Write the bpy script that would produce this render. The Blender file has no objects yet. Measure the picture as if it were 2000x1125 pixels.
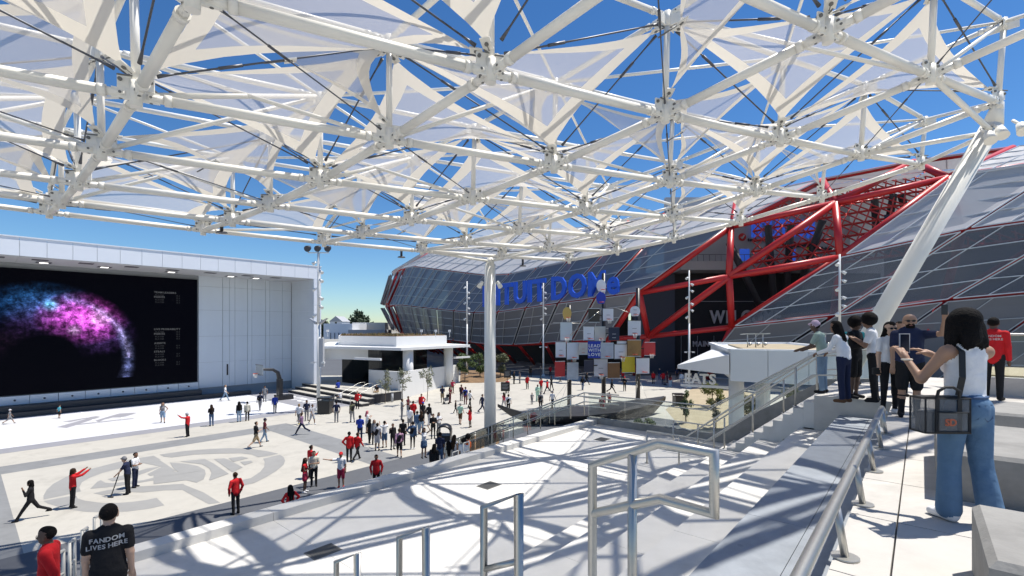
import bpy, math, random
import numpy as np
from mathutils import Vector, Matrix
R = math.radians
random.seed(7)
scene = bpy.context.scene
COL = scene.collection

# ---------------------------------------------------------------- camera, sky, sun, exposure
FPX, HZ, EYE = 930.0, 638.0, 8.0          # focal length in photo pixels, eye line, eye height over the plaza
cam = bpy.data.cameras.new('camera')
cam.sensor_width = 36.0
cam.lens = 36.0 * FPX / 2000.0
cam.shift_y = (HZ - 562.5) / 2000.0
cam.clip_start = 0.05
cam.clip_end = 4000.0
cam_o = bpy.data.objects.new('camera', cam)
cam_o.location = (0, 0, EYE)
cam_o.rotation_euler = (R(90), 0, 0)
COL.objects.link(cam_o)
scene.camera = cam_o

SUN_AZ, SUN_EL = 15.0, 67.0                # azimuth measured from +X towards +Y
world = bpy.data.worlds.new('World')
scene.world = world
world.use_nodes = True
wn = world.node_tree
for n in list(wn.nodes):
    wn.nodes.remove(n)
sky_n = wn.nodes.new('ShaderNodeTexSky')
sky_n.sky_type = 'NISHITA'
sky_n.sun_disc = False
sky_n.sun_elevation = R(SUN_EL)
sky_n.sun_rotation = R(90 - SUN_AZ)
sky_n.altitude = 0.0
sky_n.air_density = 1.0
sky_n.dust_density = 0.0
sky_n.ozone_density = 2.0
hsv = wn.nodes.new('ShaderNodeHueSaturation')
hsv.inputs['Saturation'].default_value = 1.22
bg = wn.nodes.new('ShaderNodeBackground')
bg.inputs['Strength'].default_value = 0.088
wo = wn.nodes.new('ShaderNodeOutputWorld')
wn.links.new(sky_n.outputs[0], hsv.inputs['Color'])
tint = wn.nodes.new('ShaderNodeVectorMath')      # camera white balance: a clear, cool sky
tint.operation = 'MULTIPLY'
tint.inputs[1].default_value = (.80, .99, 1.17)
wn.links.new(hsv.outputs[0], tint.inputs[0])
wn.links.new(tint.outputs[0], bg.inputs['Color'])
wn.links.new(bg.outputs[0], wo.inputs['Surface'])

sun = bpy.data.lights.new('sun', 'SUN')
sun.energy = 5.0
sun.angle = R(0.55)
sun.color = (1.0, 0.955, 0.88)
sun_o = bpy.data.objects.new('sun', sun)
sd = Vector((math.cos(R(SUN_EL)) * math.cos(R(SUN_AZ)), math.cos(R(SUN_EL)) * math.sin(R(SUN_AZ)), math.sin(R(SUN_EL))))
sun_o.rotation_euler = sd.to_track_quat('Z', 'Y').to_euler()
sun_o.location = (40, 0, 80)
COL.objects.link(sun_o)

vs = scene.view_settings
vs.view_transform = 'Standard'
vs.look = 'None'
vs.exposure = 0.3
vs.gamma = 1.0
vs.use_curve_mapping = False
scene.cycles.max_bounces = 7
scene.cycles.diffuse_bounces = 3
scene.cycles.glossy_bounces = 3
scene.cycles.transmission_bounces = 5
scene.cycles.transparent_max_bounces = 14
scene.cycles.use_denoising = True
scene.cycles.caustics_reflective = False
scene.cycles.caustics_refractive = False

# ---------------------------------------------------------------- site axes
# s runs along the court and the grandstand (to the right and away), t runs from the grandstand to the court
DS = np.array([0.652, 0.758]); DT = np.array([-0.758, 0.652])
def ST(s, t, z=0.0):
    p = DS * s + DT * t
    return (float(p[0]), float(p[1]), float(z))
def G(px, py, z=0.0):
    """point of the level z that lies on the sight line of a photo pixel (used to survey the ground plan)"""
    Y = FPX * (EYE - z) / (py - HZ)
    return ((px - 1000.0) / FPX * Y, Y, z)
def D(px, py, Y):
    """point at distance Y on a sight line"""
    return ((px - 1000.0) / FPX * Y, Y, EYE - (py - HZ) / FPX * Y)
def toST(p):
    return (p[0] * DS[0] + p[1] * DS[1], p[0] * DT[0] + p[1] * DT[1])

# ---------------------------------------------------------------- materials
MATS = {}
def mat(name, col=(.5, .5, .5), rough=.6, metal=0.0, noise=0.0, nscale=6.0, bump=0.0, bscale=40.0, alpha=1.0,
        transl=0.0, emit=None, espec=0.5, detail=6.0, transp=0.0, coat=0.0, speck=0.0):
    if name in MATS:
        return MATS[name]
    m = bpy.data.materials.new(name)
    m.use_nodes = True
    nt = m.node_tree
    b = nt.nodes['Principled BSDF']
    out = nt.nodes['Material Output']
    b.inputs['Base Color'].default_value = (*col, 1)
    b.inputs['Roughness'].default_value = rough
    b.inputs['Metallic'].default_value = metal
    b.inputs['Specular IOR Level'].default_value = espec
    if coat:
        b.inputs['Coat Weight'].default_value = coat
    tc = nt.nodes.new('ShaderNodeTexCoord')
    geo = nt.nodes.new('ShaderNodeNewGeometry')
    if noise:
        nz = nt.nodes.new('ShaderNodeTexNoise')
        nz.inputs['Scale'].default_value = nscale
        nz.inputs['Detail'].default_value = detail
        nz.inputs['Roughness'].default_value = .62
        nt.links.new(geo.outputs['Position'], nz.inputs['Vector'])
        nz2 = nt.nodes.new('ShaderNodeTexNoise')
        nz2.inputs['Scale'].default_value = nscale * .13
        nz2.inputs['Detail'].default_value = 3
        nt.links.new(geo.outputs['Position'], nz2.inputs['Vector'])
        ad = nt.nodes.new('ShaderNodeMath'); ad.operation = 'ADD'
        nt.links.new(nz.outputs[0], ad.inputs[0]); nt.links.new(nz2.outputs[0], ad.inputs[1])
        mr = nt.nodes.new('ShaderNodeMapRange')
        mr.inputs['From Min'].default_value = .6; mr.inputs['From Max'].default_value = 1.4
        mr.inputs['To Min'].default_value = 1 - noise; mr.inputs['To Max'].default_value = 1 + noise
        nt.links.new(ad.outputs[0], mr.inputs['Value'])
        mx = nt.nodes.new('ShaderNodeVectorMath'); mx.operation = 'SCALE'
        mx.inputs[0].default_value = col
        nt.links.new(mr.outputs[0], mx.inputs['Scale'])
        if speck:                          # worn spots, gum marks and faint drips, each with a shape of its own
            vz = nt.nodes.new('ShaderNodeTexVoronoi'); vz.inputs['Scale'].default_value = 1.9
            nt.links.new(geo.outputs['Position'], vz.inputs['Vector'])
            m1 = nt.nodes.new('ShaderNodeMapRange'); m1.inputs['From Min'].default_value = .035; m1.inputs['From Max'].default_value = .06
            m1.inputs['To Min'].default_value = 1-speck; m1.inputs['To Max'].default_value = 1
            nt.links.new(vz.outputs['Distance'], m1.inputs['Value'])
            n3 = nt.nodes.new('ShaderNodeTexNoise'); n3.inputs['Scale'].default_value = .55; n3.inputs['Detail'].default_value = 8; n3.inputs['Roughness'].default_value = .7; n3.inputs['Distortion'].default_value = .8
            nt.links.new(geo.outputs['Position'], n3.inputs['Vector'])
            m2 = nt.nodes.new('ShaderNodeMapRange'); m2.inputs['From Min'].default_value = .52; m2.inputs['From Max'].default_value = .68
            m2.inputs['To Min'].default_value = 1; m2.inputs['To Max'].default_value = 1-speck*.75
            nt.links.new(n3.outputs[0], m2.inputs['Value'])
            mm = nt.nodes.new('ShaderNodeMath'); mm.operation = 'MULTIPLY'
            nt.links.new(m1.outputs[0], mm.inputs[0]); nt.links.new(m2.outputs[0], mm.inputs[1])
            mx2 = nt.nodes.new('ShaderNodeVectorMath'); mx2.operation = 'SCALE'
            nt.links.new(mx.outputs[0], mx2.inputs[0]); nt.links.new(mm.outputs[0], mx2.inputs['Scale']); mx = mx2
        nt.links.new(mx.outputs[0], b.inputs['Base Color'])
    if bump:
        bz = nt.nodes.new('ShaderNodeTexNoise')
        bz.inputs['Scale'].default_value = bscale
        bz.inputs['Detail'].default_value = 4
        nt.links.new(geo.outputs['Position'], bz.inputs['Vector'])
        bp = nt.nodes.new('ShaderNodeBump')
        bp.inputs['Strength'].default_value = bump
        bp.inputs['Distance'].default_value = .02
        nt.links.new(bz.outputs[0], bp.inputs['Height'])
        nt.links.new(bp.outputs[0], b.inputs['Normal'])
    cur = b.outputs[0]
    if transl:
        tr = nt.nodes.new('ShaderNodeBsdfTranslucent')
        tr.inputs['Color'].default_value = (*col, 1)
        ms = nt.nodes.new('ShaderNodeMixShader'); ms.inputs[0].default_value = transl
        nt.links.new(cur, ms.inputs[1]); nt.links.new(tr.outputs[0], ms.inputs[2]); cur = ms.outputs[0]
    if transp:
        tp = nt.nodes.new('ShaderNodeBsdfTransparent')
        ms = nt.nodes.new('ShaderNodeMixShader'); ms.inputs[0].default_value = transp
        nt.links.new(cur, ms.inputs[1]); nt.links.new(tp.outputs[0], ms.inputs[2]); cur = ms.outputs[0]
    if emit:
        em = nt.nodes.new('ShaderNodeEmission')
        em.inputs['Color'].default_value = (*emit[0], 1); em.inputs['Strength'].default_value = emit[1]
        aa = nt.nodes.new('ShaderNodeAddShader')
        nt.links.new(cur, aa.inputs[0]); nt.links.new(em.outputs[0], aa.inputs[1]); cur = aa.outputs[0]
    nt.links.new(cur, out.inputs['Surface'])
    MATS[name] = m
    return m

def glass(name, col, transp=.75, rough=.02):
    if name in MATS:
        return MATS[name]
    m = bpy.data.materials.new(name); m.use_nodes = True
    nt = m.node_tree; out = nt.nodes['Material Output']
    nt.nodes.remove(nt.nodes['Principled BSDF'])
    tp = nt.nodes.new('ShaderNodeBsdfTransparent'); tp.inputs[0].default_value = (*col, 1)
    gl = nt.nodes.new('ShaderNodeBsdfGlossy'); gl.inputs['Roughness'].default_value = rough
    fr = nt.nodes.new('ShaderNodeFresnel'); fr.inputs[0].default_value = 1.45
    ma = nt.nodes.new('ShaderNodeMath'); ma.operation = 'MULTIPLY_ADD'; ma.inputs[1].default_value = .9; ma.inputs[2].default_value = max(0, .9 - transp) * .25
    nt.links.new(fr.outputs[0], ma.inputs[0])
    ms = nt.nodes.new('ShaderNodeMixShader')
    nt.links.new(ma.outputs[0], ms.inputs[0]); nt.links.new(tp.outputs[0], ms.inputs[1]); nt.links.new(gl.outputs[0], ms.inputs[2])
    nt.links.new(ms.outputs[0], out.inputs[0])
    MATS[name] = m
    return m

# ---------------------------------------------------------------- mesh builder
ORG = {}
class MB:
    def __init__(self):
        self.v = []; self.f = []; self.m = []; self.sm = []
    def add(self, vs, fs, mi=0, smooth=False):
        o = len(self.v)
        self.v.extend([tuple(map(float, p)) for p in vs])
        for f in fs:
            self.f.append([i + o for i in f]); self.m.append(mi); self.sm.append(smooth)
        return self
    def box(self, a, b, mi=0):
        x0, y0, z0 = a; x1, y1, z1 = b
        return self.add([(x0,y0,z0),(x1,y0,z0),(x1,y1,z0),(x0,y1,z0),(x0,y0,z1),(x1,y0,z1),(x1,y1,z1),(x0,y1,z1)],
                        [(0,3,2,1),(4,5,6,7),(0,1,5,4),(1,2,6,5),(2,3,7,6),(3,0,4,7)], mi)
    def sbox(self, s0, s1, t0, t1, z0, z1, mi=0):
        """box aligned with the site axes"""
        return self.prism([ST(s0,t0)[:2], ST(s1,t0)[:2], ST(s1,t1)[:2], ST(s0,t1)[:2]], z0, z1, mi)
    def prism(self, poly, z0, z1, mi=0, zt=None):
        n = len(poly)
        ar = sum(poly[i][0]*poly[(i+1)%n][1]-poly[(i+1)%n][0]*poly[i][1] for i in range(n))
        if ar < 0: poly = poly[::-1]
        zb = z0 if hasattr(z0,'__len__') else [z0]*n
        zt_ = z1 if hasattr(z1,'__len__') else [z1]*n
        vs = [(p[0],p[1],zb[i]) for i,p in enumerate(poly)] + [(p[0],p[1],zt_[i]) for i,p in enumerate(poly)]
        fs = [tuple(range(n-1,-1,-1)), tuple(range(n,2*n))] + [(i,(i+1)%n,(i+1)%n+n,i+n) for i in range(n)]
        return self.add(vs, fs, mi)
    def obox(self, c, ax, ay, az, mi=0):
        """box from centre and three half-axis vectors"""
        c = np.array(c, float); ax = np.array(ax, float); ay = np.array(ay, float); az = np.array(az, float)
        q = [(-1,-1,-1),(1,-1,-1),(1,1,-1),(-1,1,-1),(-1,-1,1),(1,-1,1),(1,1,1),(-1,1,1)]
        fs = [(0,3,2,1),(4,5,6,7),(0,1,5,4),(1,2,6,5),(2,3,7,6),(3,0,4,7)]
        if np.dot(np.cross(ax, ay), az) < 0: fs = [f[::-1] for f in fs]
        return self.add([c+a*ax+b*ay+d*az for a,b,d in q], fs, mi)
    def bar(self, p, q, w, h, mi=0, up=(0,0,1)):
        p = np.array(p,float); q = np.array(q,float); d = (q-p)/2; L = np.linalg.norm(d)
        u = np.array(up,float); x = np.cross(d/L,u); x /= max(np.linalg.norm(x),1e-9); y = np.cross(x,d/L)
        return self.obox((p+q)/2, d, x*w/2, y*h/2, mi)
    def tube(self, p, q, r0, r1=None, n=10, mi=0, caps=True, smooth=True):
        if r1 is None: r1 = r0
        p = np.array(p,float); q = np.array(q,float); d = q-p; L = np.linalg.norm(d)
        if L < 1e-6: return self
        d /= L
        u = np.array((0,0,1.)) if abs(d[2]) < .9 else np.array((1.,0,0))
        x = np.cross(d,u); x /= np.linalg.norm(x); y = np.cross(d,x)
        an = [2*math.pi*k/n for k in range(n)]
        vs = [p+r0*(math.cos(a)*x+math.sin(a)*y) for a in an] + [q+r1*(math.cos(a)*x+math.sin(a)*y) for a in an]
        self.add(vs, [(k,k+n,(k+1)%n+n,(k+1)%n) for k in range(n)], mi, smooth)
        if caps:
            o = len(self.v)-2*n
            self.f.append([o+k for k in range(n)]); self.m.append(mi); self.sm.append(False)
            self.f.append([o+n+k for k in range(n-1,-1,-1)]); self.m.append(mi); self.sm.append(False)
        return self
    def path(self, pts, r, n=8, mi=0):
        """one continuous bent tube"""
        pts = [np.array(p,float) for p in pts]; N = len(pts); rings = []
        for i,p in enumerate(pts):
            d = (pts[min(i+1,N-1)]-pts[max(i-1,0)]); d /= np.linalg.norm(d)
            if i == 0:
                u = np.array((0,0,1.)) if abs(d[2]) < .9 else np.array((1.,0,0)); x = np.cross(d,u)
            else:
                x = x - d*np.dot(x,d)
            x /= np.linalg.norm(x); y = np.cross(d,x)
            rr = r[i] if hasattr(r,'__len__') else r
            k_ = 1.0
            if 0 < i < N-1:
                a = pts[i]-pts[i-1]; b = pts[i+1]-pts[i]
                k_ = 1/max(.5, math.cos(math.acos(max(-1,min(1,np.dot(a,b)/np.linalg.norm(a)/np.linalg.norm(b))))/2))
            rings.append([p+rr*k_**.5*(math.cos(2*math.pi*k/n)*x+math.sin(2*math.pi*k/n)*y) for k in range(n)])
        vs = [v for rg in rings for v in rg]
        fs = [(i*n+k,(i+1)*n+k,(i+1)*n+(k+1)%n,i*n+(k+1)%n) for i in range(N-1) for k in range(n)]
        self.add(vs, fs, mi, True)
        self.add(rings[0], [tuple(range(n))], mi); self.add(rings[-1], [tuple(range(n-1,-1,-1))], mi)
        return self
    def ball(self, c, r, n=10, m=6, mi=0, sc=(1,1,1)):
        vs = []; fs = []
        for i in range(m+1):
            th = math.pi*i/m
            for k in range(n):
                a = 2*math.pi*k/n
                vs.append((c[0]+r*sc[0]*math.sin(th)*math.cos(a), c[1]+r*sc[1]*math.sin(th)*math.sin(a), c[2]+r*sc[2]*math.cos(th)))
        for i in range(m):
            for k in range(n):
                fs.append((i*n+k,(i+1)*n+k,(i+1)*n+(k+1)%n,i*n+(k+1)%n))
        return self.add(vs, fs, mi, True)
    def build(self, name, mats, parent=None, origin=None, kind=None):
        me = bpy.data.meshes.new(name)
        P = np.array(self.v, float).reshape(-1,3)
        if parent is not None:
            org = np.array(ORG[parent.name], float)
        elif origin is not None:
            org = np.array(origin, float)
        else:
            lo, hi = P.min(0), P.max(0); org = np.array(((lo[0]+hi[0])/2,(lo[1]+hi[1])/2,lo[2]))
        me.from_pydata([tuple(p) for p in (P-org)], [], self.f)
        if not isinstance(mats,(list,tuple)): mats = [mats]
        for m_ in mats: me.materials.append(MATS[m_] if isinstance(m_,str) else m_)
        me.polygons.foreach_set('material_index', self.m)
        me.polygons.foreach_set('use_smooth', self.sm)
        me.update()
        o = bpy.data.objects.new(name, me)
        COL.objects.link(o)
        ORG[o.name] = tuple(org)
        if parent is not None: o.parent = parent
        else: o.location = org
        if kind: o['kind'] = kind
        return o

def thing(name, label, cat, loc=(0,0,0), group=None):
    o = bpy.data.objects.new(name, None)
    o.empty_display_size = .2
    COL.objects.link(o)
    o.location = loc
    ORG[o.name] = tuple(map(float,loc))
    o['label'] = label; o['category'] = cat
    if group: o['group'] = group
    return o
def tag(o, label, cat, group=None):
    o['label'] = label; o['category'] = cat
    if group: o['group'] = group
    return o

GLYPH = {}
def _glyph(ch, bold):
    """outline of one character as a flat mesh, made once while the scene is still almost empty"""
    key = (ch, bold)
    if key in GLYPH: return GLYPH[key]
    c = bpy.data.curves.new('lettering','FONT')
    c.body = ch; c.size = 1.0; c.extrude = .5; c.offset = bold; c.align_x = 'LEFT'; c.align_y = 'CENTER'; c.resolution_u = 3
    o = bpy.data.objects.new('lettering', c); COL.objects.link(o)
    dg = bpy.context.evaluated_depsgraph_get()
    me = bpy.data.meshes.new_from_object(o.evaluated_get(dg))
    v = np.array([x.co[:] for x in me.vertices], float).reshape(-1,3); f = [list(p.vertices) for p in me.polygons]
    bpy.data.objects.remove(o); bpy.data.curves.remove(c); bpy.data.meshes.remove(me)
    GLYPH[key] = (v, f); return GLYPH[key]
for _ch in sorted(set('INTUIT DOMe WELCOME MAIN ENTRANCE EATS turbotax credit karma quickbooks mailchimp FANDOM LIVES HERE LEAD WITH LOVE 61 POINTS ASSISTS STEALS BLOCKS TEAM LEADERS LIVE PROBABILITY PLAYER 12.4 SD')):
    if _ch != ' ': _glyph(_ch, .03)
def text_mesh(body, size, extrude, bold=0.0, spacing=1.0, align='CENTER'):
    """mesh of a line of text in the xy plane, as (verts, faces)"""
    V = []; F = []; x = 0.0
    for ch in body:
        if ch == ' ': x += .32*spacing; continue
        v, f = _glyph(ch, .03); v = v.copy(); w0, w1 = v[:,0].min(), v[:,0].max()
        v[:,0] += x-w0; o = sum(len(q) for q in V); V.append(v); F += [[i+o for i in p] for p in f]
        x += (w1-w0)+.085*spacing
    v = np.concatenate(V); x -= .085*spacing
    if align == 'CENTER': v[:,0] -= x/2
    return v*np.array((size,size,2*extrude)), F
def put_text(mb, body, size, ex, origin, xd, yd, mi=0, bold=0.0, spacing=1.0, align='CENTER', bend=None):
    v, f = text_mesh(body, size, ex, bold, spacing, align)
    if not len(v): return mb
    xd = np.array(xd,float); yd = np.array(yd,float); zd = np.cross(xd,yd)
    W = np.array(origin,float)+v[:,:1]*xd+v[:,1:2]*yd+v[:,2:]*zd
    if bend is not None: W = np.array([bend(p) for p in v])
    return mb.add(W, f, mi)

# shared materials
mat('white_steel', (.84,.82,.755), .36, noise=.05, nscale=1.5)
mat('dark_pin', (.16,.16,.15), .5)
mat('rod_steel', (.10,.105,.12), .45, .5)
mat('stainless', (.50,.49,.455), .40, .9, noise=.08, nscale=20)
mat('white_concrete', (.60,.585,.55), .75, noise=.12, nscale=2.2, bump=.08, bscale=60, speck=.22)
mat('platform_concrete', (.52,.495,.455), .8, noise=.12, nscale=4.0, bump=.1, bscale=70, speck=.25)
mat('grey_concrete', (.27,.262,.245), .8, noise=.22, nscale=5.0, bump=.2, bscale=40, speck=.3)
mat('blue_stone', (.28,.305,.335), .6, noise=.2, nscale=5.0, bump=.05, speck=.2)
mat('plaza_concrete', (.455,.43,.375), .85, noise=.09, nscale=1.2, bump=.08, bscale=30, speck=.2)
mat('plaza_grey', (.215,.218,.217), .85, noise=.16, nscale=1.4, bump=.08, bscale=30, speck=.22)
mat('plaza_dark', (.10,.105,.115), .85, noise=.14, nscale=1.6, bump=.08, bscale=30)
mat('emblem_grey', (.285,.28,.265), .85, noise=.10, nscale=1.4)
mat('court_white', (.60,.605,.62), .6, noise=.05, nscale=.9)
mat('court_line', (.84,.84,.84), .5)
mat('court_logo', (.30,.30,.33), .6, noise=.06, nscale=.9)
mat('court_border', (.27,.27,.29), .7, noise=.08, nscale=1.2)
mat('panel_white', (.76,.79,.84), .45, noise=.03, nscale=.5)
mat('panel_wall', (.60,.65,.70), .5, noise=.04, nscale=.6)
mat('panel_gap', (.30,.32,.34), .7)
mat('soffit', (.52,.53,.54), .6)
mat('black_paint', (.012,.012,.014), .4)
mat('charcoal', (.035,.037,.042), .6, noise=.1, nscale=2)
mat('red_steel', (.52,.022,.022), .38, noise=.08, nscale=.8)
# ================================================================ ground, court, markings
def sheet(name, poly, z, m, kind='structure', parent=None):
    b = MB(); n = len(poly)
    ar = sum(poly[i][0]*poly[(i+1)%n][1]-poly[(i+1)%n][0]*poly[i][1] for i in range(n))
    if ar < 0: poly = poly[::-1]
    b.add([(p[0],p[1],z) for p in poly], [tuple(range(n))])
    return b.build(name, m, parent=parent, origin=None if parent is not None else (poly[0][0],poly[0][1],z), kind=kind if parent is None else None)
def srect(s0,s1,t0,t1): return [ST(s0,t0)[:2],ST(s1,t0)[:2],ST(s1,t1)[:2],ST(s0,t1)[:2]]
mat('far_ground', (.30,.29,.26), .9, noise=.2, nscale=.05)
sheet('ground', [(-1500,-300),(1500,-300),(1500,2500),(-1500,2500)], -.03, 'far_ground')
plaza = sheet('plaza', srect(-60,140,-20,120), 0.0, 'plaza_concrete')
# saw-cut joints of the plaza, thin recessed lines
mat('joint', (.30,.29,.27), .9)
jb = MB()
for t in (20.0,43.5,30.9):
    jb.add([(*ST(17.9 if t>24 else 20,t-.02)[:2],.003),(*ST(60,t-.02)[:2],.003),(*ST(60,t+.02)[:2],.003),(*ST(17.9 if t>24 else 20,t+.02)[:2],.003)],[(0,1,2,3)])
for s in (21.0,26.0,33.0,40.0,47.0):
    jb.add([(*ST(s-.02,8)[:2],.0032),(*ST(s+.02,8)[:2],.0032),(*ST(s+.02,42)[:2],.0032),(*ST(s-.02,42)[:2],.0032)],[(0,1,2,3)])
jb.build('paving_joints','joint',kind='structure')
sheet('dark_paving_band', srect(-60,40,14,24.0), .004, 'plaza_dark')
frame = [(-1.0,39.9),(17.7,39.9),(17.7,24.0),(15.6,24.0),(15.6,37.8),(1.5,37.8),(1.5,24.0),(-1.0,24.0)]
sheet('grey_paving_frame', [ST(*p)[:2] for p in frame], .004, 'plaza_grey')
sheet('court_apron', srect(-24,27,43.9,62), .006, 'court_border')
court = sheet('basketball_court', srect(-7.0,22.0,45.6,60.9), .010, 'court_white')
cl = MB()
def stripe(pts, w, z=.014):
    P = [np.array(ST(*p)[:2]) for p in pts]
    for a,b in zip(P[:-1],P[1:]):
        d = (b-a)/np.linalg.norm(b-a); n_ = np.array((-d[1],d[0]))*w/2
        cl.add([(*(a+n_),z),(*(a-n_),z),(*(b-n_),z),(*(b+n_),z)],[(0,1,2,3)])
def arc(c,r,a0,a1,n=28): return [(c[0]+r*math.cos(R(a0+(a1-a0)*k/n)),c[1]+r*math.sin(R(a0+(a1-a0)*k/n))) for k in range(n+1)]
stripe([(7.5,45.6),(7.5,60.9)],.16)
for e,sg in ((20.4,1),(-5.4,-1)):
    stripe(arc((e,53.2),6.75,90+22*sg if sg>0 else -68,270-22*sg if sg>0 else 68),.14)
    stripe([(e+1.6*sg,50.8),(e-4.2*sg,50.8),(e-4.2*sg,55.6),(e+1.6*sg,55.6)],.14)
    stripe(arc((e-4.2*sg,53.2),1.8,0,360),.14)
stripe(arc((7.5,53.2),1.9,0,360),.12)
stripe([(-7,45.65),(22,45.65),(22,60.85)],.12)
cl.build('court_lines','court_line',parent=court)
# lettering and marks painted on the court and plaza, surveyed in plan
def marks(name, polys, m, z, parent):
    b = MB()
    for kz,pl in enumerate(polys):
        q = [G(x,y)[:2] for x,y in pl]; n=len(q)
        ar = sum(q[i][0]*q[(i+1)%n][1]-q[(i+1)%n][0]*q[i][1] for i in range(n))
        if ar<0: q=q[::-1]
        b.add([(x,y,z+.0009*kz) for x,y in q],[tuple(range(n))])
    return b.build(name,m,parent=parent)
LA = [[(111,834.5),(130,836),(147,831),(196,814.5),(188,813),(176,815),(122,824),(137,824.5),(160,819.5),(170,818)],
      [(140,831.5),(259,818.5),(263,817),(250,818),(147,829)],
      [(185,822.5),(194,824),(204,819.5),(221,815.5),(236,815.5),(246,813.5),(267,807),(260,806.6),(233,808),(208,815)]]
marks('painted_monogram', LA, 'court_logo', .016, court)
tb = MB(); put_text(tb,'INTUIT',2.1,.001,ST(24.4,51.5,.016),np.array(ST(0,-1,0)),np.array(ST(1,0,0)),bold=.03,spacing=1.15)
tb.build('painted_lettering','court_line',parent=court)
# round emblem: a ship in a letter C over a ball, in grey concrete
def pk(x,y,ox,oy,k=5.0): return (ox+x/k, oy+y/k)
A = lambda l: [pk(x,y,0,760) for x,y in l]
B = lambda l: [pk(x,y,300,760) for x,y in l]
emb = [A([(425,1080),(425,1040),(455,985),(520,925),(640,860),(850,790),(1120,720),(1250,690),(1500,650),(1570,690),(1500,690),(1470,705),(1330,740),(1180,772),(1000,820),(880,865),(800,910),(775,960),(790,1000),(760,1005),(640,1035)]),
       A([(425,1095),(520,1075),(690,1045),(745,1042),(760,1070),(830,1090),(1000,1112),(1150,1112),(1300,1100),(1420,1085),(1530,1062),(1605,1135),(1450,1170),(1250,1195),(1050,1205),(850,1200),(700,1180),(560,1145),(470,1120)]),
       A([(910,1018),(1060,985),(1300,955),(1790,925),(1800,935),(1990,1010),(2150,1110),(2040,1125),(1780,985),(1600,990),(1400,1010),(1200,1005),(1000,1035)]),
       A([(880,975),(950,905),(985,890),(1030,915),(1100,920),(1250,905),(1400,890),(1560,850),(1900,800),(1900,812),(1600,875),(1300,925),(1050,960)]),
       A([(1050,880),(1250,830),(1440,775),(1570,755),(1540,770),(1400,825),(1290,865),(1200,885),(1100,900)]),
       A([(1500,655),(1720,800),(1640,812),(1470,850),(1440,830),(1580,760),(1390,720),(1480,700)]),
       B([(60,640),(300,605),(550,585),(750,577),(950,585),(1100,605),(1220,632),(1100,655),(1020,665),(960,640),(850,627),(650,630),(400,640),(180,668),(100,660)]),
       B([(1235,642),(1270,665),(1285,700),(1270,740),(1200,800),(1100,860),(980,920),(860,945),(830,920),(860,890),(950,870),(1040,810),(1080,760),(1085,710),(1070,680)]),
       B([(160,718),(300,728),(430,752),(500,790),(510,830),(490,880),(420,915),(320,890),(0,930),(0,885),(300,830),(480,795),(300,825),(0,870),(0,815),(120,800),(235,810),(190,770)]),
       B([(260,708),(500,683),(590,730),(735,828),(560,890),(540,890),(565,820),(545,775),(470,735)]),
       B([(590,685),(690,677),(730,690),(870,765),(800,800),(770,812)]),
       B([(730,675),(860,660),(930,675),(850,695),(780,712)]),
       B([(845,712),(950,700),(970,715),(890,745)])]
marks('ground_emblem', emb, 'emblem_grey', .005, plaza)
# shade below the arena shell, laid as a dark sheet; planter bed
mat('mulch', (.20,.125,.065), .95, noise=.45, nscale=6, bump=.5, bscale=14)
mat('tan_gravel', (.40,.33,.22), .95, noise=.2, nscale=8, bump=.3, bscale=30)
sheet('arena_shade', [(-40,78),(120,78),(120,200),(-60,200),(-60,110)], .006, 'plaza_dark')
def mound(name, poly, h, m, seed=1):
    rnd = random.Random(seed); b = MB()
    cx = sum(p[0] for p in poly)/len(poly); cy = sum(p[1] for p in poly)/len(poly); n=len(poly)
    rings=[(1,0.005),(.9,.6*h),(.65,.9*h),(.3,h)]
    vs=[];fs=[]
    for k,(f,z) in enumerate(rings):
        for p in poly: vs.append((cx+(p[0]-cx)*f,cy+(p[1]-cy)*f,z*(1+(.15*rnd.uniform(-1,1) if k else 0))))
    vs.append((cx,cy,h))
    for k in range(3):
        for i in range(n): fs.append((k*n+i,k*n+(i+1)%n,(k+1)*n+(i+1)%n,(k+1)*n+i))
    for i in range(n): fs.append((3*n+i,3*n+(i+1)%n,4*n))
    ar = sum(poly[i][0]*poly[(i+1)%n][1]-poly[(i+1)%n][0]*poly[i][1] for i in range(n))
    if ar<0: fs=[f[::-1] for f in fs]
    b.add(vs,fs,0,True); return b.build(name,m,kind='structure')
def gpoly(l): return [G(x,y)[:2] for x,y in l]
mound('planter_bed', gpoly([(898,748),(930,748),(985,746),(1000,738),(985,728),(940,722),(900,724)]), .35, 'mulch', 3)
mound('planter_soil', gpoly([(905,880),(950,882),(975,865),(972,848),(940,850),(915,865)]), .5, 'mulch', 4)
# ================================================================ grandstand: platform, tiers, terrace, stairs
ZP, ZT = 6.4, 4.0                  # platform and terrace levels
TIER = [(.50,1.42,6.0),(1.42,2.22,5.6),(2.22,3.07,5.2),(3.07,3.95,4.8),(3.95,4.8,4.4)]
S0, SA, SE = -7.0, 13.0, 17.4      # left end, start of the aisle stair, far end
stand = MB().sbox(S0,19.5,-9,.47,0,ZP-.06).build('platform','platform_concrete',kind='structure')
def slab(s0,s1,t0,t1,z,m,parent,th=.06,g=.006,name='paving_slab'):
    return MB().sbox(s0+g,s1-g,t0+g,t1-g,z-th,z).build(name,m,parent=parent)
for si in range(-5,16):
    for (t0,t1) in ((-3.9,-1.75),(-1.75,.15),(.15,.47)):
        slab(si*1.25,(si+1)*1.25,t0,t1,ZP,'platform_concrete',stand)
MB().sbox(-6.2,19.4,-8.9,-3.91,ZP-.058,ZP-.002).build('paving_slab','platform_concrete',parent=stand)
tiers = MB()
prev = .47
for (t0,t1,z) in TIER: tiers.sbox(S0,SA,t0-.02 if t0>.5 else .475,t1,0,z-.08)
tiers = tiers.build('seating_tiers','white_concrete',kind='structure')
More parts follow.
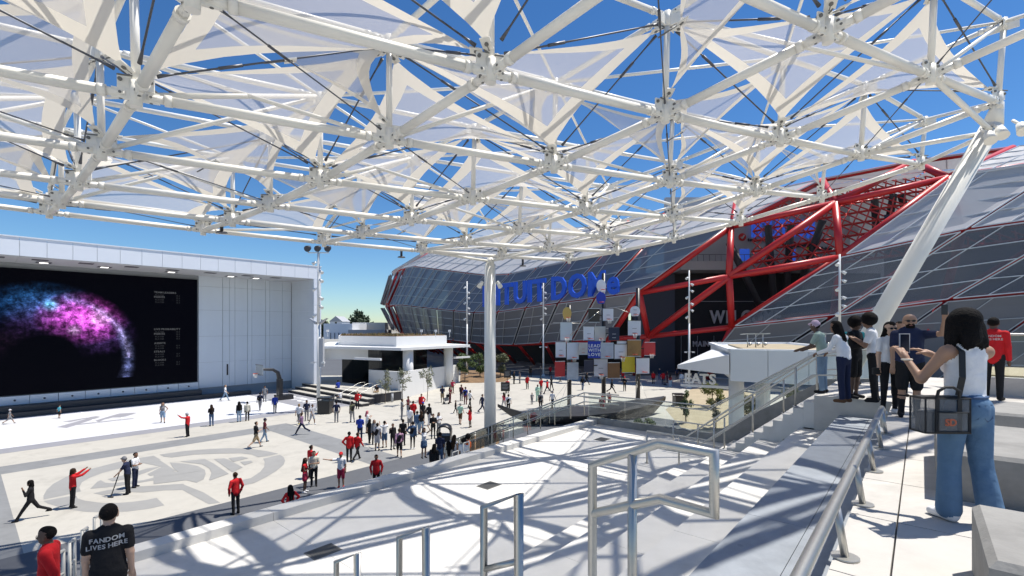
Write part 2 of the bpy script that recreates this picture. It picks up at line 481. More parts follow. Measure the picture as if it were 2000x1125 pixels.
rnd = random.Random(4)
for k,(t0,t1,z) in enumerate(TIER):
    s = S0
    m = 'blue_stone' if k==0 else 'white_concrete'
    while s < SA-.2:
        L = min(2.5, SA-s)
        if k==0:
            slab(s,s+L,.48,.86,z,'blue_stone',tiers,.08,.003,'tier_block'); slab(s,s+L,.86,t1,z,'blue_stone',tiers,.08,.003,'tier_block')
        else:
            slab(s,s+L,t0-.01,t1,z,m,tiers,.08,.0025,'tier_block')
        s += L
SC, TC = 1.6, 8.2                  # a stair cuts into the left part of the terrace
terr = MB().sbox(SC,SE,4.81,10.4,0,ZT-.06).sbox(S0,SC-.002,4.81,TC,0,ZT-.06).build('terrace','white_concrete',kind='structure')
for si in range(6):
    for ti in range(2):
        slab(SC+si*2.634,SC+(si+1)*2.634,4.83+ti*2.78,4.83+(ti+1)*2.78,ZT,'white_concrete',terr,.06,.003)
for si in range(3):
    slab(S0+si*2.866,S0+(si+1)*2.866,4.83,TC,ZT,'white_concrete',terr,.06,.003)
# kerb at the terrace edge, made of blocks, with a jog
kerb = []
for si in range(6):
    s0 = SC+si*2.634; s1 = s0+2.634
    MB().sbox(s0+.004,s1-.004,10.12,10.5,ZT-.05,ZT+.17).build('kerb_block','white_concrete',parent=terr)
MB().sbox(SC,SE,10.41,10.6,0,ZT-.055).build('retaining_wall','white_concrete',parent=terr)
# aisle stair between tiers and far end
stairs = MB(); nst = 14
land = MB().sbox(SA+.005,SE-.01,.475,1.9,0,ZP-.003).build('stair_landing','platform_concrete',kind='structure')
for k in range(nst):
    z = ZP-(k+1)*(ZP-ZT)/(nst+.0001)
    if z < ZT+.02: break
    t0 = 1.9+k*.215
    MB().sbox(SA+.005,SE-.3,t0+.001,t0+.215 if k<nst-2 else 4.81,0 if k==nst-2 else z-.6,z).build('step','white_concrete',parent=land)
# far end kerb with glass
ek = [(1.0,ZP+.10),(2.2,ZP+.0),(5.6,ZT+.25),(10.6,ZT+.22)]
for (a,za),(b,zb) in zip(ek[:-1],ek[1:]):
    poly=[ST(SE-.28,a)[:2],ST(SE,a)[:2],ST(SE,b)[:2],ST(SE-.28,b)[:2]]
    MB().prism(poly[::-1] if False else poly,[0,0,0,0],[za,za,zb,zb]).build('end_kerb','grey_concrete',parent=terr)
# lower steps to the plaza (mostly behind the edge)
low = MB()
for k in range(9):
    z = 3.6-.4*k
    if z<=.05: break
    low.sbox(SC+.01,SE-1,10.6+.9*k+.002,10.6+.9*(k+1),0,z); low.sbox(S0,SC-.01,TC+.004+.9*k,TC+.9*(k+1),0,z)
low.build('lower_steps','white_concrete',kind='structure')
# floor grates set into the terrace
mat('grate', (.16,.155,.14), .6, .4)
def grate(px,py,label):
    x,y,_ = G(px,py,ZT); s,t = toST((x,y))
    r = thing('floor_grate',label,'grate',(x,y,ZT))
    b=MB(); b.sbox(s-.26,s+.26,t-.2,t-.17,ZT+.001,ZT+.006); b.sbox(s-.26,s+.26,t+.17,t+.2,ZT+.001,ZT+.006); b.sbox(s-.26,s-.23,t-.17,t+.17,ZT+.001,ZT+.006); b.sbox(s+.23,s+.26,t-.17,t+.17,ZT+.001,ZT+.006)
    b.build('grate_frame','grate',parent=r)
    MB().sbox(s-.23,s+.23,t-.17,t+.17,ZT+.0005,ZT+.0025).build('drain_pan','black_paint',parent=r)
    for q in range(8): MB().sbox(s-.23,s+.23,t-.155+q*.042,t-.138+q*.042,ZT+.003,ZT+.0055).build('grate_bar','grate',parent=r)
grate(631,1077,'dark floor grate near the bottom of the white terrace')
grate(955,948,'dark floor grate in the middle of the white terrace')
grate(1176,858,'dark floor grate at the far corner of the white terrace')
# concrete seat blocks on the platform
def block(name,s0,s1,t0,t1,z0,z1,label):
    b=MB(); ch=.035
    q=[ST(s0,t0),ST(s1,t0),ST(s1,t1),ST(s0,t1)]; qi=[ST(s0+ch,t0+ch),ST(s1-ch,t0+ch),ST(s1-ch,t1-ch),ST(s0+ch,t1-ch)]
    vs=[(p[0],p[1],z0) for p in q]+[(p[0],p[1],z1-ch) for p in q]+[(p[0],p[1],z1) for p in qi]
    fs=[(3,2,1,0)]+[(i,(i+1)%4,(i+1)%4+4,i+4) for i in range(4)]+[(i+4,(i+1)%4+4,(i+1)%4+8,i+8) for i in range(4)]+[(8,9,10,11)]
    b.add(vs,fs); return tag(b.build(name,'grey_concrete'),label,'concrete block')
block('seat_block',3.3,4.34,-1.7,-.25,ZP,ZP+.45,'nearest grey concrete seat block, cut by the bottom right corner')
block('seat_block',6.0,7.9,-1.9,-.12,ZP,ZP+.45,'large grey concrete seat block behind the woman with the clear bag')
block('seat_block',9.3,10.8,-2.0,-.62,ZP,ZP+.42,'smaller grey concrete seat block at the far end of the platform')

# ---------------------------------------------------------------- railings
def rail_thing(label, pts, h, posts, name='handrail', mid=True, r=.024, loops=False, discs=True):
    """pts: polyline of foot points; top rail, middle rail and posts"""
    rt = thing(name,label,'handrail',pts[0])
    up = np.array((0,0,h)); P=[np.array(p,float) for p in pts]
    MB().path([p+up for p in P],r,10).build('top_rail','stainless',parent=rt)
    if mid: MB().path([p+up*.52 for p in P],r*.8,8).build('middle_rail','stainless',parent=rt)
    for q in posts:
        q=np.array(q,float)
        b=MB().tube(q,q+up*.985,r,n=10); 
        if discs: b.tube(q,q+np.array((0,0,.015)),r*2.6,n=14)
        b.build('post','stainless',parent=rt)
    return rt
def lerp(a,b,f): return tuple(np.array(a)*(1-f)+np.array(b)*f)
# low leaning rail along the platform edge: rail on short posts
rt = thing('platform_edge_rail','long low stainless rail on short posts along the platform edge','handrail',ST(2,.42,ZP))
MB().path([ST(.4,.46,ZP+.36),ST(9.2,.46,ZP+.36),ST(9.42,.46,ZP+.30),ST(9.5,.46,ZP+.02)],.036,14).build('top_rail','stainless',parent=rt)
for s in (1.4,2.7,4.0,5.3,6.6,7.9,9.0):
    a=ST(s,.40,ZP); MB().tube(a,ST(s,.45,ZP+.34),.026,n=10).tube(a,(a[0],a[1],ZP+.014),.085,n=16).build('post','stainless',parent=rt)
# aisle handrails (two long sloping rails)
def slope_pt(s,t):
    if t<=1.9: return ST(s,t,ZP)
    if t>=4.9: return ST(s,t,ZT)
    return ST(s,t,ZP-(t-1.9)/3.0*(ZP-ZT))
for s,lab,n in ((13.15,'stainless handrail on the near side of the aisle stair',6),(15.1,'stainless handrail down the middle of the aisle stair',7)):
    ts=[1.35,1.95,4.95,6.1]
    rail_thing(lab,[slope_pt(s,t) for t in ts],.95,[slope_pt(s,1.35+q*(6.1-1.35)/(n-1)) for q in range(n)])
# frame-shaped handrails standing on the tiers
def frame_rail(label, feet, arm=None, r=.024, h=.92):
    rt = thing('tier_handrail',label,'handrail',feet[0])
    a,b=[np.array(p,float) for p in feet]; up=np.array((0,0,1.))
    za,zb=a[2]+h,b[2]+h
    A2=np.array((a[0],a[1],za)); B2=np.array((b[0],b[1],zb))
    if arm is None:
        MB().path([a,A2,B2,b],r,12).build('rail_frame','stainless',parent=rt)
        MB().tube(lerp(a,A2,.45),lerp(b,B2,.45),r*.85,n=10).build('middle_rail','stainless',parent=rt)
    else:
        c,d=[np.array(p,float) for p in arm]      # level extension
        C2=np.array((c[0],c[1],c[2]+h)); D2=np.array((d[0],d[1],d[2]+h)); lo=np.array((0,0,.47))
        MB().path([a,A2,C2,D2,D2-lo,C2-lo,lerp(A2-lo,C2-lo,.04)],r,12).build('rail_frame','stainless',parent=rt)
        MB().tube(A2-lo,C2-lo,r*.9,n=10).build('middle_rail','stainless',parent=rt)
        MB().tube(b,B2,r,n=12).build('post','stainless',parent=rt)
    return rt
def onlevel(px,py_top,Y): return D(px,py_top,Y)
# the railings run down the tiers (along t) on one line of s
def rl(s,t,z): return ST(s,t,z)
def down(p, z): return (p[0],p[1],z)
def tier_z(t):
    for t0,t1,z in TIER:
        if t0<=t<t1: return z
    return ZP if t<.5 else ZT
# large near rail with a level arm towards the viewer
A_=np.array((.447,2.65)); 
def fr(px,pyt,Y):
    p=D(px,pyt,Y); s,t=toST(p); return np.array(p), np.array((p[0],p[1],tier_z(t)))
def frame(label, tops, midz, posts, arm=None):
    """tops: polyline of the top rail; posts at given indices run down to the tier below"""
    rt = thing('tier_handrail',label,'handrail',down(tops[0],tier_z(toST(tops[0])[1])))
    T=[np.array(p,float) for p in tops]; r=.024; dz=np.array((0,0,midz))
    def foot(p): return np.array((p[0],p[1],tier_z(toST(p)[1])))
    if arm:
        MB().path([foot(T[0])]+T+[T[-1]-dz]+[p-dz for p in T[-2:0:-1]]+[lerp(T[0]-dz,T[1]-dz,.0)],r,14).build('rail_frame','stainless',parent=rt)
        q=lerp(T[0],T[1],.62); MB().tube(foot(q),q,r,n=14).build('post','stainless',parent=rt)
    else:
        MB().path([foot(T[0])]+T+[foot(T[-1])],r,12).build('rail_frame','stainless',parent=rt)
        MB().tube(T[0]-dz,T[-1]-dz,r*.85,n=12).build('middle_rail','stainless',parent=rt)
    for p in (T[0],):
        f=foot(p); MB().tube(f,f+np.array((0,0,.014)),.07,n=16).build('base_plate','stainless',parent=rt)
frame('big near stainless handrail with an angled arm at bottom centre',[D(1157,908,2.65),D(1290,865,2.3),D(1395,885,2.11)],.27,[0],arm=True)
frame('second stainless handrail frame down the tiers, left of the big one',[D(945,990,3.2),D(1013,965,2.99)],.42,[0,1])
frame('third stainless handrail frame down the tiers, narrow and low',[D(780,1050,3.81),D(832,1030,3.59)],.40,[0,1])
frame('smallest stainless handrail frame at the bottom edge of the picture',[D(657,1097,4.44),D(698,1081,4.2)],.40,[0,1])
# handrails on the lower steps, left of the man in the black shirt
mat('cream_rail',(.60,.58,.52),.45,.2)
def lowrail(label,pxs,Y,z,m='cream_rail',name='step_handrail',h=.95):
    """rail beside the lower steps: posts at the given pixels columns"""
    rt=thing(name,label,'handrail',D(pxs[0][0],pxs[0][1],Y))
    tops=[np.array(D(x,y,Y+.25*i)) for i,(x,y) in enumerate(pxs)]
    MB().path(tops,.03,8).build('top_rail',m,parent=rt)
    MB().path([p-np.array((0,0,.4)) for p in tops],.022,8).build('middle_rail',m,parent=rt)
    for p in tops: MB().tube(p,(p[0],p[1],max(0,p[2]-1.15)),.026,n=8).build('post',m,parent=rt)
lowrail('cream step handrail directly left of the man in the black shirt',[(184,1012),(198,1003)],10.6,0)
lowrail('cream step handrail one step below, with two close posts',[(160,1037),(170,1031)],9.6,0)
lowrail('cream step handrail beside the legs of the man in the red jacket',[(136,1060),(146,1052)],8.8,0)
lowrail('lowest cream step handrail by the bottom left corner',[(112,1082),(124,1075)],8.2,0)
# glass balustrade on the far-end kerb
gl = glass('clear_glass',(.92,.96,.95),.86)
gb = thing('glass_balustrade','clear glass balustrade with steel cap at the far end of the terrace','balustrade',ST(SE-.14,5,ZT+.3))
cap=[]
for (a,za),(b,zb) in zip(ek[:-1],ek[1:]):
    n=max(1,int((b-a)/1.45))
    for k in range(n):
        f0,f1=k/n+.008/(b-a),(k+1)/n-.008/(b-a)
        p0=ST(SE-.14,a+(b-a)*f0,za+(zb-za)*f0); p1=ST(SE-.14,a+(b-a)*f1,za+(zb-za)*f1)
        q=.006*np.array(ST(1,0,0)); P0,P1=np.array(p0),np.array(p1); u=np.array((0,0,.92))
        MB().obox((P0+P1+u)/2,(P1-P0)/2,q,u/2).build('glass_pane',gl,parent=gb)
    cap+= [(ST(SE-.14,a,za+.95))] if not cap else []
    cap.append(ST(SE-.14,b,zb+.95))
MB().path(cap,.025,8).build('cap_rail','stainless',parent=gb)
MB().path([(p[0]-.25,p[1]-.25,p[2]-.1) for p in cap],.02,8).build('grab_rail','stainless',parent=gb)
# second glass rail along the terrace corner, stepping down to the plaza
g2 = thing('stair_balustrade','glass stair balustrade descending from the terrace corner to the white column','balustrade',ST(18.2,10.6,2))
sp=[ST(18.0,10.2,4.95),ST(18.0,12.0,4.9),ST(18.0,20.5,1.4)]
for k in range(7):
    f0,f1=k/7+.005,(k+1)/7-.005
    P0=np.array(lerp(sp[1],sp[2],f0)); P1=np.array(lerp(sp[1],sp[2],f1)); u=np.array((0,0,-.95))
    MB().obox((P0+P1+u)/2,(P1-P0)/2,.006*np.array(ST(1,0,0)),-u/2).build('glass_pane',gl,parent=g2)
for off,nm in ((0,'top_rail'),(1.15,'inner_rail')):
    for dz,m_ in ((0,''),(-.42,'')):
        pts=[np.array(p)+np.array(ST(off,0,dz)) for p in sp]
        MB().path(pts,.028,8).build(nm,'stainless',parent=g2)
    for k in range(6):
        p=np.array(lerp(sp[1],sp[2],k/5))+np.array(ST(off,0,0)); MB().tube(p,p-np.array((0,0,1.05)),.025,n=8).build('post','stainless',parent=g2)
# ================================================================ canopy: two-layer white steel frame with sails
KS=.82                                   # size of the canopy grid
U=KS*np.array((4.866,2.820)); V=KS*np.array((-2.957,2.550)); O=KS*np.array((-8.306,10.521))
CC=(13.0975,.0998,-.3536,.0433,-.0835,.0797)
def cxy(i,j): p=O+U*i+V*j; return p
def czb(i,j): return 8+KS*(CC[0]-8+CC[1]*i+CC[2]*j+CC[3]*i*i+CC[4]*i*j+CC[5]*j*j)
def Nb(i,j): p=cxy(i,j); return np.array((p[0],p[1],czb(i,j)))
def Nt(i,j):
    b=Nb(i,j); h=2.3
    if j>=4: h=.6
    if i>=5: h=min(h,1.7)
    return b+np.array((.02*h*i-.02*h,0,h))
mat('sail_mesh',(.72,.685,.645),.8,transl=.38,transp=.47)
mat('sail_hem',(.80,.75,.66),.75,transl=.32)
mat('steel_cable',(.30,.30,.31),.4,.7)
canopy = thing('canopy','white steel space-frame canopy with fabric sails over the grandstand','canopy',(0,12,13))
IR=range(-1,6); JR=range(-3,5)
def exists(i,j):
    if not(-1<=i<=5 and -3<=j<=4): return False
    if i==5 and j<-1: return False
    if i==4 and j<-2: return False
    p=cxy(i,j); return p[1]>-1.5
nodes=[(i,j) for i in IR for j in JR if exists(i,j)]
def chord(name,p,q,r,parent=canopy,n=12,fancy=True):
    p=np.array(p);q=np.array(q);d=q-p;L=np.linalg.norm(d);d=d/L
    b=MB()
    e=.52 if fancy else .2
    if L<2.0: e=.3
    b.tube(p+d*e,q-d*e,r,n=n)
    if fancy:
        for a,sg in ((p,1),(q,-1)):
            dd=d*sg
            b.tube(a+dd*(e-.10),a+dd*(e+.02),r*1.13,n=n)               # collar
            b.tube(a+dd*.15,a+dd*(e-.08),r*.62,r*.9,n=8)               # tapered stub
            x=np.cross(dd,(0,0,1.));x/=np.linalg.norm(x);y=np.cross(x,dd)
            b.obox(a+dd*(e-.32),dd*.15,x*r*.30,y*r*.98)                # clevis plate
            for sgn in (-1,1):
                c=a+dd*(e-.30)
                b.tube(c+x*sgn*r*.3,c+x*sgn*r*.70,r*.36,n=8)
                b.tube(c+x*sgn*r*.70,c+x*sgn*r*.76,r*.27,n=8,mi=1)
            c=a+dd*(e-.30); b.tube(c-y*r*.95,c-y*r*1.05,r*.3,n=8,mi=1)
    return b.build(name,['white_steel','dark_pin'],parent=parent)
for (i,j) in nodes:
    b,t=Nb(i,j),Nt(i,j)
    for (di,dj) in ((1,0),(0,1)):
        if exists(i+di,j+dj):
            chord('bottom_chord',b,Nb(i+di,j+dj),.094)
            if not (j==4 and dj==0 and False):
                chord('top_chord',t,Nt(i+di,j+dj),.070 if j<4 else .055,n=10)
    # node hub
    hb=MB().tube(b-np.array((0,0,.2)),b+np.array((0,0,.26)),.10,n=12)
    for k in range(2):
        a=R(20+180*k); d=np.array((math.cos(a),math.sin(a),0))
        hb.obox(b+d*.17+np.array((0,0,.22)),d*.11,np.cross(d,(0,0,1))*.016,np.array((0,0,.12)))
        hb.tube(b+d*.23+np.array((0,0,.26))-np.cross(d,(0,0,1))*.05,b+d*.23+np.array((0,0,.26))+np.cross(d,(0,0,1))*.05,.035,n=8,mi=1)
    hb.build('node_hub',['white_steel','dark_pin'],parent=canopy)
    ht=MB().tube(t-np.array((0,0,.25)),t+np.array((0,0,.1)),.09,n=10)
    for k in range(4):
        a=R(45+90*k); d=np.array((math.cos(a),math.sin(a),0))
        ht.obox(t+d*.2+np.array((0,0,-.15)),d*.12,np.cross(d,(0,0,1))*.015,np.array((0,0,.11)))
    ht.build('node_hub',['white_steel','dark_pin'],parent=canopy)
    MB().tube(b+np.array((0,0,.25)),t-np.array((0,0,.2)),.072,n=12).build('post','white_steel',parent=canopy)
def rod(p,q,r=.019):
    p=np.array(p);q=np.array(q);d=(q-p)/np.linalg.norm(q-p)
    b=MB().tube(p+d*.38,q-d*.38,r,n=7)
    m_=p+(q-p)*.32; b.tube(m_-d*.22,m_+d*.22,r*1.75,n=8)
    for a,sg in ((p,1),(q,-1)): b.tube(a+d*sg*.33,a+d*sg*.62,r*2.1,r*1.0,n=8,mi=0)
    b.build('tie_rod','rod_steel',parent=canopy)
for (i,j) in nodes:
    par=(i+j)%2
    for (di,dj) in ((1,0),(0,1)):
        if exists(i+di,j+dj):
            a,b=(i,j),(i+di,j+dj)
            if (a[0]+a[1])%2==0: rod(Nb(*a)+np.array((0,0,.3)),Nt(*b)-np.array((0,0,.15)))
            else: rod(Nt(*a)-np.array((0,0,.15)),Nb(*b)+np.array((0,0,.3)))
    if exists(i+1,j+1) and (i+j)%2==1:
        rod(Nb(i,j)+np.array((0,0,.1)),Nb(i+1,j+1)+np.array((0,0,.1)),.014)
# inclined tubes from bottom node to the top layer over the neighbouring cell, inside every second bay
for (i,j) in nodes:
    if (i+j)%2==0 and exists(i+1,j+1):
        chord('diagonal_strut',Nb(i,j),Nt(i+1,j+1),.058,n=10,fancy=False)
    if (i+j)%2==1 and exists(i+1,j):
        chord('diagonal_strut',Nb(i,j),Nt(i+1,j),.055,n=10,fancy=False)
    if (i+j)%2==1 and exists(i,j+1) and exists(i+1,j):
        chord('top_brace',Nt(i+1,j),Nt(i,j+1),.045,n=8,fancy=False)
    if (i+j)%2==0 and exists(i+1,j) and exists(i,j+1):
        chord('diagonal_strut',Nb(i+1,j),Nt(i,j+1),.048,n=8,fancy=False)
        chord('top_brace',Nt(i,j),Nt(i+1,j+1) if exists(i+1,j+1) else Nt(i+1,j),.04,n=8,fancy=False)
def sail(cs,k=.24,n=10,name='sail',flutter=0):
    cs=[np.array(c,float) for c in cs]; cen=sum(cs)/len(cs)
    cs=[c+(cen-c)*.09 for c in cs]
    if len(cs)==3: cs=[cs[0],cs[1],cs[2],(cs[2]+cs[0])/2+(cen-(cs[2]+cs[0])/2)*.3]
    us=np.linspace(-1,1,n+1); grid={}
    us=np.array([-1,-.9,-.79,-.5,-.25,0,.25,.5,.79,.9,1]); n=len(us)-1
    def P(u,v):
        uu=u*(1-k*(1-v*v)); vv=v*(1-k*(1-u*u))
        a,b=(uu+1)/2,(vv+1)/2
        return cs[0]*(1-a)*(1-b)+cs[1]*a*(1-b)+cs[2]*a*b+cs[3]*(1-a)*b
    vs=[P(u,v) for u in us for v in us]
    idx=lambda a,b:a*(n+1)+b
    core=MB();hem=MB()
    fc=[];fh=[]
    for a in range(n):
        for b in range(n):
            q=(idx(a,b),idx(a+1,b),idx(a+1,b+1),idx(a,b+1))
            um=(us[a]+us[a+1])/2;vm=(us[b]+us[b+1])/2
            (fh if max(abs(um),abs(vm))>.79 else fc).append(q)
    core.add(vs,fc,0,True); hem.add(vs,fh,0,True)
    o=core.build(name,'sail_mesh',parent=canopy)
    h=hem.build('hem','sail_hem',parent=o)
    # corner plates and short cables
    for c in cs:
        cp=MB()
        d=(cen-c);d/=np.linalg.norm(d); z=np.array((0,0,1.)); x=np.cross(d,z);x/=np.linalg.norm(x)
        cp.obox(c-d*.02,d*.12,x*.10,np.cross(x,d)*.012)
        cp.tube(c-d*.02-np.cross(x,d)*.03,c-d*.02+np.cross(x,d)*.03,.04,n=8,mi=1)
        cp.tube(c-d*.05,c-d*.55,.016,n=6,mi=1)
        cp.build('corner_plate',['white_steel','dark_pin'],parent=o)
up=np.array((0,0,.35)); dn=np.array((0,0,-.25))
def corner(i,j,hi): return Nt(i,j)+dn if hi else Nb(i,j)+up
for (i,j) in nodes:
    if not(exists(i+1,j) and exists(i,j+1) and exists(i+1,j+1)): continue
    p=(i+j)%2
    q=[(i,j),(i+1,j),(i+1,j+1),(i,j+1)]
    ty=(i*5+j*3)%4
    if ty in (0,1,2):
        sail([corner(*c,hi=((c[0]+c[1]+p)%2==(1 if ty!=1 else 0))) for c in q],k=.11+.035*((i*7+j)%3))
    else:
        # two upright triangular sails between the layers
        sail([corner(*q[0],False),corner(*q[1],True),corner(*q[2],False)],k=.2)
    if (i*3+j*5)%3==0 and j<4:
        sail([corner(i,j,True),corner(i+1,j,True),corner(i+1,j,False)],k=.2)
# flood lamps under the edge
mat('lamp_dark',(.03,.035,.05),.4)
for (px,py,Y,lab) in ((433,455,18,'dark disc camera under the canopy edge, left of the light mast'),(784,503,24.2,'dark disc camera under the canopy edge above the arena rim'),(1021,520,27,'small pale camera under the canopy corner by the column')):
    p=np.array(D(px,py,Y)); r=thing('canopy_camera',lab,'camera',p)
    MB().tube(p,p+np.array((0,0,.05)),.20,.16,n=14).build('dome_housing','lamp_dark',parent=r)
    MB().tube(p+np.array((0,0,.05)),p+np.array((0,0,.42)),.06,n=8).build('stem','lamp_dark',parent=r)
# columns
def column(label,p,q,r,name='canopy_column',base=True):
    rt=thing(name,label,'column',p)
    MB().tube(p,q,r,r*.93,n=32).build('shaft','white_steel',parent=rt)
    p=np.array(p);q=np.array(q)
    if base: MB().tube(p,p+np.array((0,0,.05)),r*1.5,n=32).build('base_plate','white_steel',parent=rt)
    return rt
c1=(-1.21,26.2)
r1=column('tall upright white canopy column beside the stairs',(c1[0],c1[1],0),(c1[0],c1[1],11.45),.325)
MB().tube((c1[0],c1[1],11.4),(c1[0],c1[1],11.8),.25,.15,n=20).build('column_head','white_steel',parent=r1)
for k in ((3,4),(4,4),(4,3)):
    e=Nb(*k); MB().tube((c1[0],c1[1],11.6),e,.065,n=10).build('branch','white_steel',parent=r1)
top=np.array((14.06,13.94,13.9)); bot=np.array((9.6,15.5,4.2))
r2=column('thick leaning white canopy column behind the people taking selfies',bot,top,.27,base=False)
MB().tube(top,Nb(4,-2),.25,.12,n=20).build('column_head','white_steel',parent=r2)
for k in ((5,-1),(4,-1),(3,-2)):
    e=Nb(*k); MB().tube(top+np.array((0,0,-.2)),e,.07,n=10).build('branch','white_steel',parent=r2)
for dx,dz in ((-.62,-.45),(-.29,-.31),(.29,-.2)):
    c=top+np.array((dx,-.5,dz)); MB().tube(c,c+np.array((-.12,-.2,-.28)),.10,.15,n=12).tube(c,c+np.array((.1,.3,.25)),.04,n=6).build('spotlight','white_steel',parent=r2)
sb=MB()
for dx in(-.42,.42): sb.tube((c1[0]+dx,c1[1]-.2,10.45),(c1[0]+dx*1.4,c1[1]-.35,10.15),.10,.14,n=10)
sb.build('spotlight','white_steel',parent=r1)
# ================================================================ screen building on the left
TB, TF, SR = 62.0, 56.2, 28.3      # back wall, front plane, right inner end
ZS, ZTOP = 13.8, 15.35
hall = thing('screen_building','long white panelled building framing a giant video screen','building',ST(0,60,0))
b=MB(); b.sbox(-24,SR+.9,TB+.25,TB+9,0,ZTOP-.3); b.build('core','panel_gap',parent=hall)
b=MB(); b.sbox(-24,SR-.0,TF+.12,TB+.24,ZS+.05,ZTOP-.25); b.build('roof_slab','panel_gap',parent=hall)
# fascia panels
s=SR+.9; k=0
w=1.62
while s>-24:
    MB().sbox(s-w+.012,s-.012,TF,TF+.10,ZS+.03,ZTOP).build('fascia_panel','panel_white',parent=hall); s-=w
MB().sbox(-24,SR+.95,TF-.06,TF+.4,ZTOP+.003,ZTOP+.09).build('coping','panel_white',parent=hall)
# end pillar and its panels
for z0,z1 in ((0,3.6),(3.6,7.2),(7.2,10.6),(10.6,ZS+.02)):
    MB().sbox(SR,SR+.9,TF+.001,TB+.2,z0+.01,z1-.01).build('end_panel','panel_white',parent=hall)
for z0,z1 in ((0,3.4),(3.4,6.6),(6.6,9.9),(9.9,12.6),(12.6,ZS+.03)):
    for q in range(3):
        t0=TF+.02+q*1.92
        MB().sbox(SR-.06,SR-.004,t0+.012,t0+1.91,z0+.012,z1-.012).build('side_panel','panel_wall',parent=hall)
# back wall panels of uneven width
rnd=random.Random(11)
s=17.75
cuts=[17.75,20.2,20.9,21.5,22.05,22.9,23.4,24.0,25.0,25.5,26.0,27.1,SR-.07]
for a,c in zip(cuts[:-1],cuts[1:]):
    for z0,z1 in ((1.0,3.9),(3.9,6.9),(6.9,9.9),(9.9,12.6),(12.6,ZS+.03)):
        MB().sbox(a+.014,c-.014,TB+.14 if c-a>.8 else TB+.06,TB+.24,z0+.012,z1-.012).build('wall_panel','panel_wall',parent=hall)
# base strip with lamps
s=17.7
while s>-24:
    MB().sbox(s-1.9,s-.02,TB-.02,TB+.2,.95,1.72).build('base_panel','panel_wall',parent=hall)
    c=ST(s-.95,TB-.05,1.35); MB().ball(c,.09,8,5).build('base_lamp','lamp_dark',parent=hall); s-=1.92
MB().sbox(-24,17.7,TB-1.2,TB-.03,.0,.93).build('plinth','charcoal',parent=hall)
MB().sbox(-24,22.6,TB-1.9,TB-1.21,.0,.45).build('plinth_step','charcoal',parent=hall)
# soffit
nso=0
for q in range(3):
    for k in range(27):
        a=SR-.06-(k+1)*1.92
        if a<-24: break
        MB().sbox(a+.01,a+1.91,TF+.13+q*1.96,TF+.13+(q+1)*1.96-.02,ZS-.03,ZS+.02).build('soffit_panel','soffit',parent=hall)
mat('vent',(.10,.10,.11),.6)
mat('soffit_lamp',(.9,.9,.88),.4,emit=((1,.97,.9),2.2))
for k,s in enumerate((24.4,21.3,17.6,14.2,10.9,7.6,4.6,2.0,-.4)):
    MB().sbox(s-.5,s+.5,TF+1.1,TF+2.0,ZS-.075,ZS-.033).build('soffit_vent','vent',parent=hall)
for k,s in enumerate((23.0,20.3,14.6,9.2,5.0,-1.2)):
    f=MB().sbox(s-.5,s+.5,TF+3.1,TF+4.1,ZS-.075,ZS-.033).build('soffit_fitting','vent',parent=hall)
    MB().sbox(s-.28,s+.28,TF+3.35,TF+3.85,ZS-.1,ZS-.078).build('lamp_lens','soffit_lamp',parent=f)
MB().sbox(20.6,20.75,TB-.0,TB+.05,2.3,3.6).build('door_vision_panel','black_paint',parent=hall)
